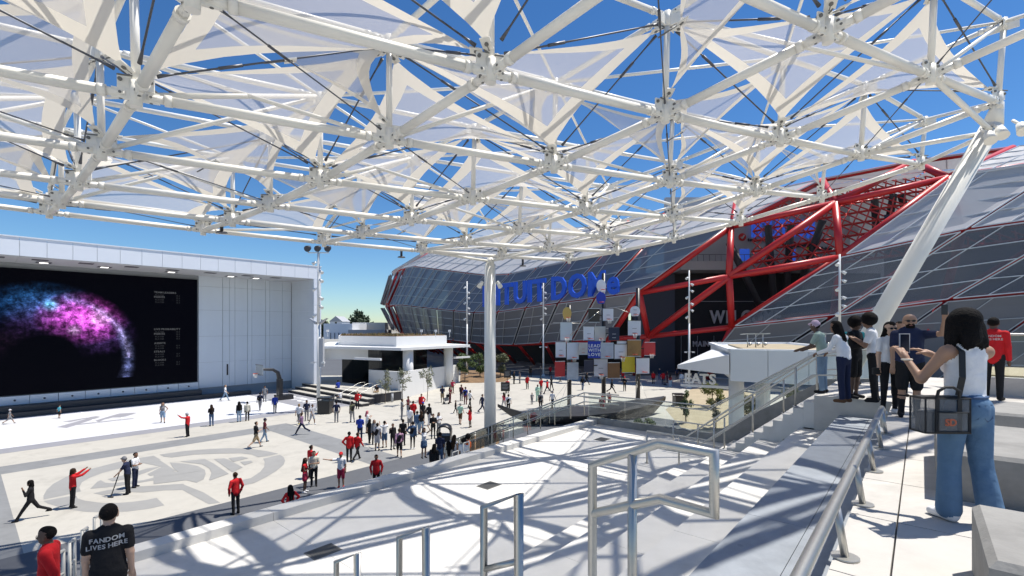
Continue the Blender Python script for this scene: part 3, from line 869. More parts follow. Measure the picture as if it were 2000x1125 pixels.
# the video screen: an animated globe of light points, glowing
def screen_mat():
    m=bpy.data.materials.new('video_image'); m.use_nodes=True; nt=m.node_tree; N=nt.nodes; L=nt.links
    for n in list(N): N.remove(n)
    out=N.new('ShaderNodeOutputMaterial'); em=N.new('ShaderNodeEmission'); gl=N.new('ShaderNodeBsdfGlossy'); gl.inputs['Roughness'].default_value=.45; gl.inputs['Color'].default_value=(.005,.005,.006,1)
    add=N.new('ShaderNodeAddShader'); L.new(em.outputs[0],add.inputs[0]); L.new(gl.outputs[0],add.inputs[1]); L.new(add.outputs[0],out.inputs[0])
    tc=N.new('ShaderNodeTexCoord'); sep=N.new('ShaderNodeSeparateXYZ'); L.new(tc.outputs['UV'],sep.inputs[0])
    def M(op,a,b=None,c=None,clamp=False):
        n=N.new('ShaderNodeMath'); n.operation=op; n.use_clamp=clamp
        for i,x in enumerate((a,b,c)):
            if x is None: continue
            if hasattr(x,'default_value') or hasattr(x,'links'): L.new(x,n.inputs[i])
            else: n.inputs[i].default_value=x
        return n.outputs[0]
    x=sep.outputs[0]; y=sep.outputs[1]        # metres from the lower right corner of the screen, x to the left negative
    def blob(cx,cy,r,p=1.0,ax=1.0):
        dx=M('MULTIPLY',M('SUBTRACT',x,cx),ax); dy=M('SUBTRACT',y,cy)
        d=M('SQRT',M('ADD',M('MULTIPLY',dx,dx),M('MULTIPLY',dy,dy)))
        return M('POWER',M('SUBTRACT',1.0,M('DIVIDE',d,r),clamp=True),p), d
    # rim of the globe: centre and radius
    gb,gd=blob(-12.3,2.9,30,1)
    rim=M('POWER',M('SUBTRACT',1.0,M('DIVIDE',M('ABSOLUTE',M('SUBTRACT',gd,6.2)),.75),clamp=True),2.2)
    inside=M('LESS_THAN',gd,7.0)
    nz=N.new('ShaderNodeTexNoise'); nz.inputs['Scale'].default_value=1.7; nz.inputs['Detail'].default_value=9; nz.inputs['Roughness'].default_value=.72; L.new(tc.outputs['UV'],nz.inputs['Vector'])
    cloud=M('POWER',M('MULTIPLY',nz.outputs[0],1.55,clamp=True),6.0)
    vo=N.new('ShaderNodeTexVoronoi'); vo.inputs['Scale'].default_value=8.0; L.new(tc.outputs['UV'],vo.inputs['Vector'])
    spark=M('POWER',M('SUBTRACT',1.0,M('MULTIPLY',vo.outputs['Distance'],1.6),clamp=True),9.0)
    wv=N.new('ShaderNodeTexWave'); wv.inputs['Scale'].default_value=.5; wv.inputs['Distortion'].default_value=9; wv.inputs['Detail'].default_value=5; L.new(tc.outputs['UV'],wv.inputs['Vector'])
    fil=M('POWER',wv.outputs[0],7.0)
    tex=M('ADD',M('MULTIPLY',cloud,.9),M('ADD',M('MULTIPLY',spark,.7),M('MULTIPLY',fil,.05)))
    tot=None
    band=M('SUBTRACT',1.0,M('DIVIDE',M('ABSOLUTE',M('SUBTRACT',gd,5.0)),2.6),clamp=True)
    def layer(mask,col,strength):
        nonlocal tot
        mask=M('MULTIPLY',mask,band)
        v=M('MULTIPLY',M('MULTIPLY',mask,tex),strength)
        cm=N.new('ShaderNodeVectorMath'); cm.operation='SCALE'; cm.inputs[0].default_value=col; L.new(v,cm.inputs['Scale'])
        if tot is None: tot=cm.outputs[0]
        else:
            ad=N.new('ShaderNodeVectorMath'); ad.operation='ADD'; L.new(tot,ad.inputs[0]); L.new(cm.outputs[0],ad.inputs[1]); tot=ad.outputs[0]
    pink,_=blob(-9.6,7.0,2.7,1.2,.75); layer(pink,(1.0,.08,.75),4.6)
    hot,_=blob(-8.4,7.1,1.1,1.4); layer(hot,(1.0,.7,1.0),4.0)
    pu,_=blob(-9.8,6.6,3.6,1.6,.62); layer(pu,(.35,.16,.75),2.6)
    cy_,_=blob(-11.9,8.2,.75,1.6); layer(cy_,(.05,.75,1.0),5.0)
    wh,_=blob(-10.3,5.85,.7,1.6); layer(wh,(.9,.75,1.0),5.0)
    bl,_=blob(-12.6,8.8,2.6,1.8,.55); layer(bl,(.05,.25,.7),2.2)
    rm=M('MULTIPLY',rim,M('GREATER_THAN',x,-11.0)); rm=M('MULTIPLY',rm,M('GREATER_THAN',y,1.0)); layer(rm,(.35,.42,1.0),2.2)
    rm2=M('MULTIPLY',M('POWER',rim,2.0),M('MULTIPLY',M('GREATER_THAN',x,-9.0),M('GREATER_THAN',y,3.0))); layer(rm2,(.75,.6,1.0),2.4)
    wl,_=blob(-15.6,8.7,3.2,1.8,.6); layer(wl,(.03,.16,.55),.8)
    st,_=blob(-13.0,4.6,2.2,2.0,.5); layer(st,(.35,.15,.4),.5)
    base=N.new('ShaderNodeVectorMath'); base.operation='ADD'; L.new(tot,base.inputs[0]); base.inputs[1].default_value=(.0003,.0003,.0016)
    L.new(base.outputs[0],em.inputs['Color']); em.inputs['Strength'].default_value=.75
    MATS['video_image']=m
screen_mat()
p0,p1=ST(-24,TB-.02,1.8),ST(17.6,TB-.02,13.25)
me=bpy.data.meshes.new('video_screen')
sb=MB(); sb.sbox(-24,17.6,TB+.02,TB+.22,1.8,13.3); fr_=sb.build('screen_housing','black_paint',parent=hall)
v=[ST(-24,TB+.014,1.82),ST(17.58,TB+.014,1.82),ST(17.58,TB+.014,13.28),ST(-24,TB+.014,13.28)]
sc=MB().add(v,[(0,1,2,3)]).build('screen_face','video_image',parent=fr_)
uv=sc.data.uv_layers.new(name='uv')
for li,(x,y) in enumerate(((-41.58,0),(0,0),(0,11.46),(-41.58,11.46))): uv.data[li].uv=(x,y)
# small data columns shown on the screen
mat('screen_text',(.01,.01,.01),.6,espec=.1,emit=((.55,.57,.62),.12))
mat('screen_dim',(.01,.01,.01),.6,espec=.1,emit=((.5,.52,.6),.035))
tx=np.array(ST(1,0,0)); tz=np.array((0,0,1.))
td=MB(); tm=MB()
for y,txt in ((9.85,'TEAM LEADERS'),(9.35,'POINTS'),(5.9,'LIVE PROBABILITY'),(5.4,'POINTS'),(4.4,'ASSISTS'),(3.5,'STEALS'),(2.6,'BLOCKS')):
    put_text(td,txt,.26,.002,np.array(ST(13.6,TB+.008,1.82+y)),tx,tz,align='LEFT')
    for q in range(2):
        put_text(tm,'PLAYER',.2,.002,np.array(ST(13.7,TB+.008,1.82+y-.3-.25*q)),tx,tz,align='LEFT')
        put_text(tm,'12.4',.2,.002,np.array(ST(15.6,TB+.008,1.82+y-.3-.25*q)),tx,tz,align='LEFT')
td.build('screen_headings','screen_text',parent=fr_)['kind']='stuff'; tm.build('screen_figures','screen_dim',parent=fr_)['kind']='stuff'

# ================================================================ plinth with steps in front of the kiosk
steps=thing('plinth_steps','broad dark steps between the court and the roofed kiosk','steps',ST(28,50,0))
mat('dark_riser',(.03,.03,.035),.7)
for k in range(3):
    z=.33*(k+1)
    MB().sbox(26.2+.85*k,26.2+.85*(k+1)-.003 if k<2 else 31.6,42.3+.4*k,58.5,0,z-.07).build('riser','dark_riser',parent=steps)
    MB().sbox(26.17+.85*k,26.2+.85*(k+1)-.006 if k<2 else 31.6,42.27+.4*k,58.5,z-.068,z).build('tread','plaza_concrete',parent=steps)
for t in (43.4,45.0,46.5):
    rt=thing('step_rail','stainless step rail on the plinth steps, %s'%('nearest the plaza' if t<44 else 'middle one' if t<46 else 'farthest of three'),'handrail',ST(26,t,0))
    MB().path([ST(25.6,t,0),ST(25.6,t,.9),ST(26.2,t,.95),ST(28.6,t,1.9),ST(29.2,t,1.9),ST(29.2,t,1.0)],.024,8).build('rail','stainless',parent=rt)

# ================================================================ roofed kiosk in the middle
kio=thing('roofed_kiosk','low white kiosk with overhanging roof and planted top','building',G(790,775))
C0=np.array((-12.7,54.6)); RR=np.array((-5.7,64.6)); LL=np.array((-25.2,60.2))
BK=RR+np.array((-11,14)); BL=LL+np.array((-4,16))
roof=[tuple(C0),tuple(RR),tuple(BK),tuple(BL),tuple(LL)]
zr=5.25
mat('kiosk_white',(.72,.72,.71),.55,noise=.03,nscale=1)
def inset(poly,d):
    c=np.mean(np.array(poly),0); return [tuple(np.array(p)+(c-np.array(p))/np.linalg.norm(c-np.array(p))*d) for p in poly]
MB().prism(roof,zr,[zr+.32,zr+.32,zr+.32,zr+.32,zr+.32]).build('eave_slab','kiosk_white',parent=kio)
ri=inset(roof,3.3)
rb=MB().prism(ri,zr+.323,zr+1.55).build('roof_block','kiosk_white',parent=kio)
rt_=MB().prism(inset(ri,.25),zr+1.553,zr+1.65).build('roof_bed','mulch',parent=kio)
gr=MB(); rnd=random.Random(5)
mat('dry_grass',(.27,.22,.09),.9,noise=.3,nscale=3)
pin=inset(ri,.4)
for k in range(420):
    a,b_=rnd.random(),rnd.random(); 
    q0=np.array(pin[4])*(1-a)+np.array(pin[0])*a if rnd.random()<.6 else np.array(pin[0])*(1-a)+np.array(pin[1])*a
    q=q0+(np.mean(np.array(pin),0)-q0)*b_**2*.8
    h=.12+.28*rnd.random(); w=.12
    an=rnd.random()*3.14; d=np.array((math.cos(an),math.sin(an)))*w
    gr.add([(q[0]-d[0],q[1]-d[1],zr+1.63),(q[0]+d[0],q[1]+d[1],zr+1.63),(q[0]+d[0]*.3+.05,q[1]+d[1]*.3,zr+1.63+h)],[(0,1,2)])
go=gr.build('roof_grass','dry_grass',parent=kio); go['kind']='stuff'
for k,(px,py) in enumerate(((823,652),(851,652),(640,650),(878,650))):
    p=np.array(D(px,660,64 if px<700 else 62)); MB().tube((p[0],p[1],zr+1.4),(p[0],p[1],zr+2.1),.04,n=6).box((p[0]-.15,p[1]-.15,zr+2.05),(p[0]+.15,p[1]+.1,zr+2.35)).build('roof_lamp','kiosk_white',parent=kio)
# low wall in front
W=[np.array(G(720,766)[:2]),np.array(G(782,781)[:2]),np.array(G(896,746)[:2])]
def wallseg(a,b,h0,h1,th,n,m,parent,name='wall_panel',z0=0):
    d=(b-a)/np.linalg.norm(b-a); nn=np.array((-d[1],d[0]))*th
    for k in range(n):
        p=a+(b-a)*(k/n)+d*.01; q=a+(b-a)*((k+1)/n)-d*.01
        ha=h0+(h1-h0)*k/n; hb=h0+(h1-h0)*(k+1)/n
        poly=[p,q,q+nn,p+nn]; 
        MB().prism([tuple(x) for x in poly],[z0]*4,[ha,hb,hb,ha]).build(name,m,parent=parent)
wallseg(W[0],W[1],2.75,3.05,.3,2,'kiosk_white',kio); wallseg(W[1],W[2],3.05,2.5,.3,3,'kiosk_white',kio)
# dark glazed walls set back
mat('dark_glass',(.012,.016,.018),.08,espec=.6)
gw=[np.array(C0)+np.array((-3.2,3.6)),np.array(RR)+np.array((-6,1.0))]
for a,b_,nm in ((gw[0],gw[1],'r'),(np.array(W[0]),gw[0]+np.array((0,0)),'l')):
    wallseg(a,b_,zr-.02,zr-.02,.12,5,'dark_glass',kio,'glazing')
wallseg(np.array(LL)+np.array((1.2,7)),np.array(W[0])+np.array((0,8)),zr-.02,zr-.02,.2,4,'dark_glass',kio,'glazing')
MB().prism([(-25.5,60.8),(-17.8,58.9),(-17.9,59.3),(-25.4,61.3)],3.9,zr-.01).build('hall_lintel','kiosk_white',parent=kio)
for p in (C0+np.array((.3,2.2)),RR+np.array((-2.9,-.2))):
    MB().tube((p[0],p[1],0),(p[0],p[1],zr-.005),.62,n=28).build('column','kiosk_white',parent=kio)
# hanging sign frames
for a,b_ in ((D(693,680,55),D(744,702,53.5)),(D(885,686,66),D(917,697,68))):
    x0,y0,z0=a; x1,y1,z1=b_
    fr2=MB()
    for (p,q) in (((x0,y0,z1),(x1,y1,z1)),((x1,y1,z0),(x1,y1,z1)),((x0,y0,z0),(x0,y0,z1))): fr2.bar(p,q,.25,.25)
    fr2.build('sign_frame','kiosk_white',parent=kio)

# ================================================================ food kiosk on the right with EATS sign
eat=thing('food_kiosk','white flat-roofed food kiosk with round columns and hanging sign','building',D(1440,800,32))
mat('kiosk_panel',(.60,.64,.67),.5,noise=.03,nscale=1)
q0=np.array(D(1428,683,26.5))            # upper corner of the panelled fascia
z1_,z0_=q0[2],q0[2]-1.75
def E_(px,Y): return np.array(((px-1000)/FPX*Y,Y))
fa=[E_(1426,26.6),E_(1500,25.6),E_(1580,24.8),E_(1660,24.2),E_(1740,23.8)]
for a,b_ in zip(fa[:-1],fa[1:]):
    d=(b_-a)/np.linalg.norm(b_-a); nn=np.array((-d[1],d[0]))*.2
    MB().prism([tuple(a+d*.012),tuple(b_-d*.012),tuple(b_-d*.012+nn),tuple(a+d*.012+nn)],z0_,z1_).build('fascia_panel','kiosk_panel',parent=eat)
rf=[tuple(fa[0]+np.array((.1,.2))),tuple(fa[-1]+np.array((0,.25))),tuple(fa[-1]+np.array((3,14))),tuple(fa[0]+np.array((3.5,11)))]
MB().prism(rf,z0_+.1,z1_-.12).build('roof_slab','kiosk_white',parent=eat)
MB().prism(inset(rf,2.0),z1_-.118,z1_-.02).build('roof_bed','tan_gravel',parent=eat)
pb=inset(rf,.45)
for a,b_ in zip(rf,rf[1:]+rf[:1]):
    MB().bar((a[0],a[1],z1_-.04),(b_[0],b_[1],z1_-.04),.3,.17).build('parapet','kiosk_white',parent=eat)
# pointed canopy to the left
tip=np.array(D(1323,716,30)); 
cn=[tuple(tip[:2]),tuple(fa[0]+np.array((-.05,-.02))),tuple(fa[0]+np.array((1.5,6)))]
MB().prism(cn,[tip[2]-.12,z0_+.35,z0_+.35],[tip[2]+.1,z1_-.28,z1_-.28]).build('pointed_canopy','kiosk_white',parent=eat)
for (px,Y) in ((1438,28.5),(1490,30.5)):
    c=E_(px,Y); MB().tube((c[0],c[1],0),(c[0],c[1],z0_+.12),.42,n=24).build('column','kiosk_white',parent=eat)
sg=MB(); a=np.array(D(1330,752,30.5)); b_=np.array(D(1424,757,28.6))
sg.bar(a,b_,.12,.16); sg.bar(b_,(b_[0],b_[1],z0_+.3),.2,.2); sg.build('sign_bar','kiosk_white',parent=eat)
d=(b_-a)/np.linalg.norm(b_-a)
for k,ch in enumerate('EATS'):
    m_=MB(); put_text(m_,ch,.86,.05,a+d*(.45+.5*k)+np.array((0,-.02,.42)),d,(0,0,1.),bold=.02); m_.build('letter','kiosk_white',parent=eat)
for px in (1460,1476,1490,1612):
    p=np.array(D(px,684,30)); p[2]=z1_
    t_=MB().tube(p+np.array((0,0,-.2)),p+np.array((0,0,.8)),.035,n=6).tube(p+np.array((.1,-.05,.25)),p+np.array((.16,-.1,.12)),.10,n=8)
    t_.bar(p+np.array((-.45,0,.8)),p+np.array((.45,0,.85)),.1,.05); t_.build('roof_lamp','stainless',parent=eat)
# planted bed below
mound('gravel_bed', gpoly([(1300,800),(1330,835),(1420,850),(1490,815),(1480,770),(1400,752),(1350,760)]), .15, 'tan_gravel', 8)
# ================================================================ right-hand low planter with glass on the platform
pl=thing('platform_planter','pale planter wall with dry planting at right end of platform','planter',ST(14,-3,ZP))
MB().sbox(15.6,16.0,-8.5,-.9,ZP,ZP+.42).build('planter_wall','platform_concrete',parent=pl)
MB().sbox(16.0,19.3,-8.5,-.9,ZP,ZP+.46).build('planting','tan_gravel',parent=pl)
g3=thing('platform_glass','glass guard with steel rail behind the selfie couple','balustrade',ST(13.4,-4,ZP+.4))
for k in range(5):
    MB().sbox(15.75,15.765,-8.4+k*1.5,-8.4+k*1.5+1.47,ZP+.425,ZP+1.4).build('glass_pane',gl,parent=g3)
MB().path([ST(15.76,-8.4,ZP+1.42),ST(15.76,-.95,ZP+1.42)],.03,8).build('cap_rail','stainless',parent=g3)

# ================================================================ far buildings and trees at the skyline
fb=thing('far_warehouse','pale flat warehouse far behind the kiosk','building',D(690,650,160))
mat('far_wall',(.62,.60,.55),.8,noise=.05,nscale=.3); mat('far_wall2',(.40,.41,.43),.8,noise=.05,nscale=.3)
def fbox(px0,px1,py0,py1,Y,dep,m,nm,par):
    a=D(px0,py0,Y); c=D(px1,py1,Y); MB().box((a[0],Y,c[2]),(c[0],Y+dep,a[2])).build(nm,m,parent=par)
fbox(632,688,632,662,150,30,'panel_white','wall',fb); fbox(688,752,630,650,165,30,'far_wall','wall',fb); fbox(680,752,644,672,149,8,'far_wall2','wall',fb)
for k in range(4): 
    a=D(645+8*k,650,149.8); MB().box((a[0],149.7,a[2]-2),(a[0]+.12,149.9,a[2])).build('rail_post','vent',parent=fb)
hs=thing('gabled_house','small white gabled house on the far skyline','house',D(656,628,210))
a=D(644,628,210); c=D(668,640,210)
MB().box((a[0],210,c[2]-3),(c[0],220,a[2])).build('wall','panel_white',parent=hs)
mx=(a[0]+c[0])/2
MB().add([(a[0]-.3,209.7,a[2]),(c[0]+.3,209.7,a[2]),(mx,209.7,a[2]+2.4),(a[0]-.3,220.3,a[2]),(c[0]+.3,220.3,a[2]),(mx,220.3,a[2]+2.4)],[(0,1,2),(5,4,3),(0,2,5,3),(1,4,5,2)]).build('roof','far_wall2',parent=hs)
MB().box((mx-.4,209.9,a[2]-1.6),(mx+.4,210.02,a[2]-.2)).build('window','dark_glass',parent=hs)
# ================================================================ arena: faceted shell of sheared panels over a red steel frame
AC=np.array((100.,190.)); AR=146.6
_ph=[-110,-90,-75,-60,-45.6,-34,-24.5,-18,0,20]
_rows=[([7,7,6.5,5.8,4.4,6.5,9.4,11.9,14,15],-4),([15,15,14.5,13.3,10.35,12.9,16.4,19.7,22,22],0),
       ([26,26,25,23,17.4,20,23.6,26.3,28,28],-3),([32,32,31,29,24.5,26.5,29,30.8,31.5,32],-12),
       ([37,37,36,34.5,31,31.5,32.8,34,34.5,35],-32),([40,40,39,38,36,36,37,37,38,38],-75)]
_base=[0.2]*10
def arow(b,phi,dr=0.0):
    if b==-1: z=.2; r=AR-9
    else: z=float(np.interp(phi,_ph,_rows[b][0])); r=AR+_rows[b][1]
    r+=dr; a=R(phi)
    return np.array((AC[0]+r*math.sin(a),AC[1]-r*math.cos(a),z))
PH=[-34-2.6*k for k in range(24,0,-1)]+[-34,-29.3,-24.5,-20.0,-15.5,-11,-6.5,-2,2.5,7,11.5,16,20.5]
K0=PH.index(-34)
mat('dome_panel',(.22,.23,.26),.42,espec=.25,transp=.24,noise=.05,nscale=.2)
mat('dome_glass',(.10,.135,.20),.16,espec=.5,transp=.46)
mat('mullion_light',(.62,.63,.65),.4)
mat('dome_sunlit',(.72,.72,.73),.4,transl=.45,transp=.08,noise=.03,nscale=.2)
mat('mullion',(.40,.41,.43),.4)
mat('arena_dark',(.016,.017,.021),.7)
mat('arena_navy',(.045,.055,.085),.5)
mat('arena_grey',(.40,.41,.43),.6,noise=.05,nscale=.4)
mat('sphere_white',(.7,.7,.7),.5)
arena=thing('arena','huge domed arena clad in sheared grey panels over red steel','building',(AC[0],AC[1],0))
# inner drum, interior darkness put into its colour so the panels look dark
dr=MB()
angs=[-112+4*k for k in range(36)]
def drum(phis,r,z0,z1,m,name):
    b=MB(); n=len(phis)
    vs=[(AC[0]+r*math.sin(R(p)),AC[1]-r*math.cos(R(p)),z) for z in (z0,z1) for p in phis]
    b.add(vs,[(k,k+1,k+1+n,k+n) for k in range(n-1)],0,False); return b.build(name,m,parent=arena)
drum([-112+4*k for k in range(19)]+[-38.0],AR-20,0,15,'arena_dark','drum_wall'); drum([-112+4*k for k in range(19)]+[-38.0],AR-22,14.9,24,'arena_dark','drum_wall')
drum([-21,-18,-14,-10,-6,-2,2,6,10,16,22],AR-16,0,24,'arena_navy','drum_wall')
def mix4(c,u,v): return c[0]*(1-u)*(1-v)+c[1]*u*(1-v)+c[2]*u*v+c[3]*(1-u)*v
def dome_panel(c,m,nh=3,inset=.02,vert=None,parent=arena,frame=True,name='shell_panel'):
    L=np.linalg.norm(c[1]-c[0]); g=min(.07,.28/max(L,.1)); 
    a,b_=inset,1-inset
    q=[mix4(c,g,.02),mix4(c,1-g,.02),mix4(c,1-g,.98),mix4(c,g,.98)]
    n=np.cross(q[1]-q[0],q[3]-q[0]); n/=np.linalg.norm(n)
    if n[1]>0: n=-n
    t=n*.12
    o=MB().add([*q,*[p-t for p in q]],[(0,1,2,3),(7,6,5,4),(0,4,5,1),(1,5,6,2),(2,6,7,3),(3,7,4,0)]).build(name,m,parent=parent)
    if frame:
        f=MB(); w=.10
        for k in range(1,nh+1):
            v=k/(nh+1); f.bar(mix4(q,0,v)+n*.03,mix4(q,1,v)+n*.03,w,w)
        if vert is not None: f.bar(mix4(q,vert[0],0)+n*.035,mix4(q,vert[1],1)+n*.035,w,w)
        for (u0,v0,u1,v1) in ((0,0,1,0),(1,0,1,1),(1,1,0,1),(0,1,0,0)): f.bar(mix4(q,u0,v0)+n*.02,mix4(q,u1,v1)+n*.02,w*1.5,w*1.2)
        f.build('mullions','mullion_light' if m!='dome_panel' else 'mullion',parent=o)
    return o
rnd=random.Random(9)
for b in range(0,5):
    for k in range(0,len(PH)-2):
        kk=k+b-1                               # index of the seam at the lower edge, shifting one per band
        k0=k; k1=k+1
        lo0,lo1=PH[k0],PH[k1]; hi0,hi1=(PH[k0+1],PH[k1+1])
        mid_index=k0-(b-1)+0 if b>0 else k0+1  # position of the panel's left seam when followed to the mid row
        if hi1<-80 or lo0>-8: continue
        opening = (b<=2) and (mid_index in (K0,K0+1))
        if opening: continue
        c=[arow(b,lo0),arow(b,lo1),arow(b+1,hi1),arow(b+1,hi0)]
        if lo0<-66 and b<3:                    # hinged open at the left end, showing the red frame
            cen=sum(c)/4; c=[p+(cen-p)*.12 for p in c]; n=np.array((math.sin(R(lo0)),-math.cos(R(lo0)),.0)); c[1]=c[1]+n*.7; c[2]=c[2]+n*.7
        m='dome_panel' if (b<2 and not(b==1 and k0>=K0+2)) else 'dome_sunlit'  # upper and right-hand panels take a paler copy, sunlight put into the colour
        if m=='dome_panel' and k0>=K0+1: m='dome_glass'
        dome_panel(c,m,nh=3 if b<3 else 2,vert=(.3,.3) if lo0>-38 else (.55,.25),frame=b<4)
for k in range(K0+1,len(PH)-2):
    if PH[k]>-10: break
    dome_panel([arow(-1,PH[k-1] if k>K0+1 else PH[k]-2.4),arow(-1,PH[k]),arow(0,PH[k+1]),arow(0,PH[k])],'dome_panel',nh=3,vert=(.4,.4))
# red steel frame on the seams
def red(p,q,r,n=10,name='red_tube',par=arena,m='red_steel'): MB().tube(p,q,r,n=n).build(name,m,parent=par)
for k in range(0,len(PH)-2):
    if PH[k]>-10 or PH[k]<-82: continue
    near = K0-2<=k<=K0+3
    for b in range(0,4):
        dr_=-.9 if near else -1.4
        p=arow(b,PH[k],dr_)
        rr=.46 if near and b<3 else .36
        if b<3 or near: red(p,arow(b,PH[k+1],dr_),rr*.85)
        if b<3: 
            red(p,arow(b+1,PH[k+1],dr_),rr)
            if near or PH[k]<-60 : red(p,arow(b+1,PH[k],dr_),rr*.95)
    if near: 
        red(arow(-1,PH[k]-1.5),arow(0,PH[k],-.9),.42)
    else: red(arow(-1,PH[k]-2.0,-6),arow(0,PH[k],-1.4),.3)
# fine red roof lattice seen through the opening
lat=MB()
for k in range(20):
    a=-28.5+k*.75
    for j in range(8):
        z=21+j*2.1; r=AR-13-j*3.0
        def lp(a_,j_): z_=16.0+j_*2.3+.25*(a_+28); r_=AR-14-j_*3.4; return np.array((AC[0]+r_*math.sin(R(a_)),AC[1]-r_*math.cos(R(a_)),z_))
        lat.tube(lp(a,j),lp(a+.75,j+1),.12,n=6); lat.tube(lp(a+.75,j),lp(a,j+1),.12,n=6); lat.tube(lp(a,j),lp(a+.75,j),.2,n=6)
lo_=lat.build('roof_lattice','red_steel',parent=arena); lo_['kind']='stuff'
# ---- entrance facade inside the opening
def FX(px,Y): return (px-1000)/FPX*Y
def fac(px0,px1,z0,z1,Y,dep,m,name): return MB().box((FX(px0,Y),Y,z0),(FX(px1,Y),Y+dep,z1)).build(name,m,parent=arena)
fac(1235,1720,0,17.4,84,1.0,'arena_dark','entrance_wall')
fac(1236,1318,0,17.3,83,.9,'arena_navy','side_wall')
fac(1330,1660,17.42,18.9,79,6,'arena_grey','balcony_parapet')
fac(1300,1660,17.45,33,92,1,'arena_grey','upper_backing')
fac(1612,1860,8,34,93.5,1,'sphere_white','upper_backing')  # white backdrop added in place of sunlit roof panels behind the lattice
rail=MB()
for k in range(28): x=FX(1340+11.4*k,79.2); rail.tube((x,79.2,18.9),(x,79.2,20.0),.04,n=5)
rail.tube((FX(1335,79.2),79.2,20.0),(FX(1655,79.2),79.2,20.0),.05,n=6); rail.build('balcony_rail','vent',parent=arena)
mat('led_blue',(.02,.06,.35),.4,emit=((.03,.10,.55),.5))
for px in (1455,1545): fac(px-9,px+9,18.9,21.4,82,.3,'led_blue','balcony_screen')
for k in range(11): x=FX(1330+32*k,83.95); MB().box((x,83.93,.2),(x+.07,83.99,6.4)).build('door_mullion','mullion',parent=arena)
MB().box((FX(1360,83.9),83.9,10.9+1.5),(FX(1560,83.9),83.97,11.0+1.5)).build('light_line','mullion',parent=arena)
for (p,q) in (((1424,474,76),(1487,604,78)),((1500,440,77),(1512,600,78)),((1545,440,77),(1534,585,78)),((1607,430,74),(1556,575,78)),((1708,390,80),(1712,460,80)),((1745,380,80),(1735,440,80)),((1760,380,80),(1770,420,80))):
    red(D(*p),D(*q),.55,12,'dark_column',arena,'charcoal')
mat('sphere_white',(.7,.7,.7),.5)
for px,py in ((1663,449),(1692,478),(1640,492)): MB().ball(D(px,py,78),1.25,14,9,0,(1,1,.75)).build('hanging_globe','sphere_white',parent=arena)
# ---- signs
mat('sign_blue',(.012,.085,.55),.4); mat('sign_white',(.55,.55,.56),.5); mat('sign_face',(.006,.05,.42),.45)
def sign(label,text,P0,P1,height,m,name,dz=0,depth=.5,bold=.03,word_gap=.55,parent_cat='sign'):
    P0=np.array(P0,float);P1=np.array(P1,float); rt=thing(name,label,parent_cat,tuple(P0))
    d=P1-P0;L=np.linalg.norm(d);d/=L; up=np.array((0,0,1.))
    geo=[]; x=0
    for ch in text:
        if ch==' ': x+=word_gap; continue
        v,f=text_mesh(ch,1.0,.5,bold,align='LEFT'); w=v[:,0].max()-v[:,0].min(); v[:,0]-=v[:,0].min()
        geo.append((v,f,x)); x+=w+.09
    tot=x; sx=L/tot; n=np.cross(d,up); n/=np.linalg.norm(n)
    lo=min(g[0][:,1].min() for g in geo); hi=max(g[0][:,1].max() for g in geo)
    for v,f,xo in geo:
        W=P0+((v[:,:1]+xo)*sx)*d+((v[:,1:2]-lo)/(hi-lo)*height)*up+(v[:,2:]*depth)*n
        MB().add(W,f).build('letter',m,parent=rt)
    return rt
sign('big raised blue lettering across the arena shell','INTUIT DOMe',D(944,600,83),D(1214,574,67.0),3.7,'sign_blue','arena_sign',depth=.45,bold=.035,word_gap=.2)
sign('raised grey welcome lettering over the dark arena doors','WELCOME',D(1386,632,83.7),D(1527,631,83.7),2.35,'sign_white','welcome_sign',depth=.25,bold=.02)
sign('small grey main entrance lettering above the doors','MAIN ENTRANCE',D(1353,677,83.7),D(1459,677,83.7),1.0,'sign_white','entrance_sign',depth=.15,bold=.02,word_gap=.35)
sign('pale blue lettering high on the inner arena wall','INTUIT DOMe',D(1468,464,91.5),D(1604,466,91.5),3.6,'led_blue','inner_sign',depth=.3,bold=.04,word_gap=.15)
mat('sign_black',(.02,.02,.02),.5); mat('sign_red',(.55,.03,.03),.5); mat('sign_yellow',(.65,.5,.03),.5)
sg=thing('sponsor_sign','row of small dark sponsor names under the inner wall lettering','sign',D(1450,475,91.5))
for txt,px,py,w in (('turbotax',1460,468,46),('credit karma',1528,477,50),('quickbooks',1548,480,44),('mailchimp',1590,486,34)):
    b=MB(); put_text(b,txt,.95,.05,np.array(D(px,py,91.8)),(1,0,0),(0,0,1.),align='LEFT',bold=.015); b.build('name','sign_black',parent=sg)
b=MB(); b.tube(D(1450,463,91.9),np.array(D(1450,463,91.9))+np.array((0,.1,0)),.75,n=18).build('round_mark','sign_red',parent=sg)
pth=[np.array(D(1447,463,91.8)),np.array(D(1449.5,466,91.8)),np.array(D(1454,459,91.8))]
MB().path(pth,.12,6).build('check_mark','sign_white',parent=sg)
MB().box(D(1575,490,91.9),(D(1582,480,91.9)[0],92,D(1582,480,91.9)[2])).build('yellow_mark','sign_yellow',parent=sg)
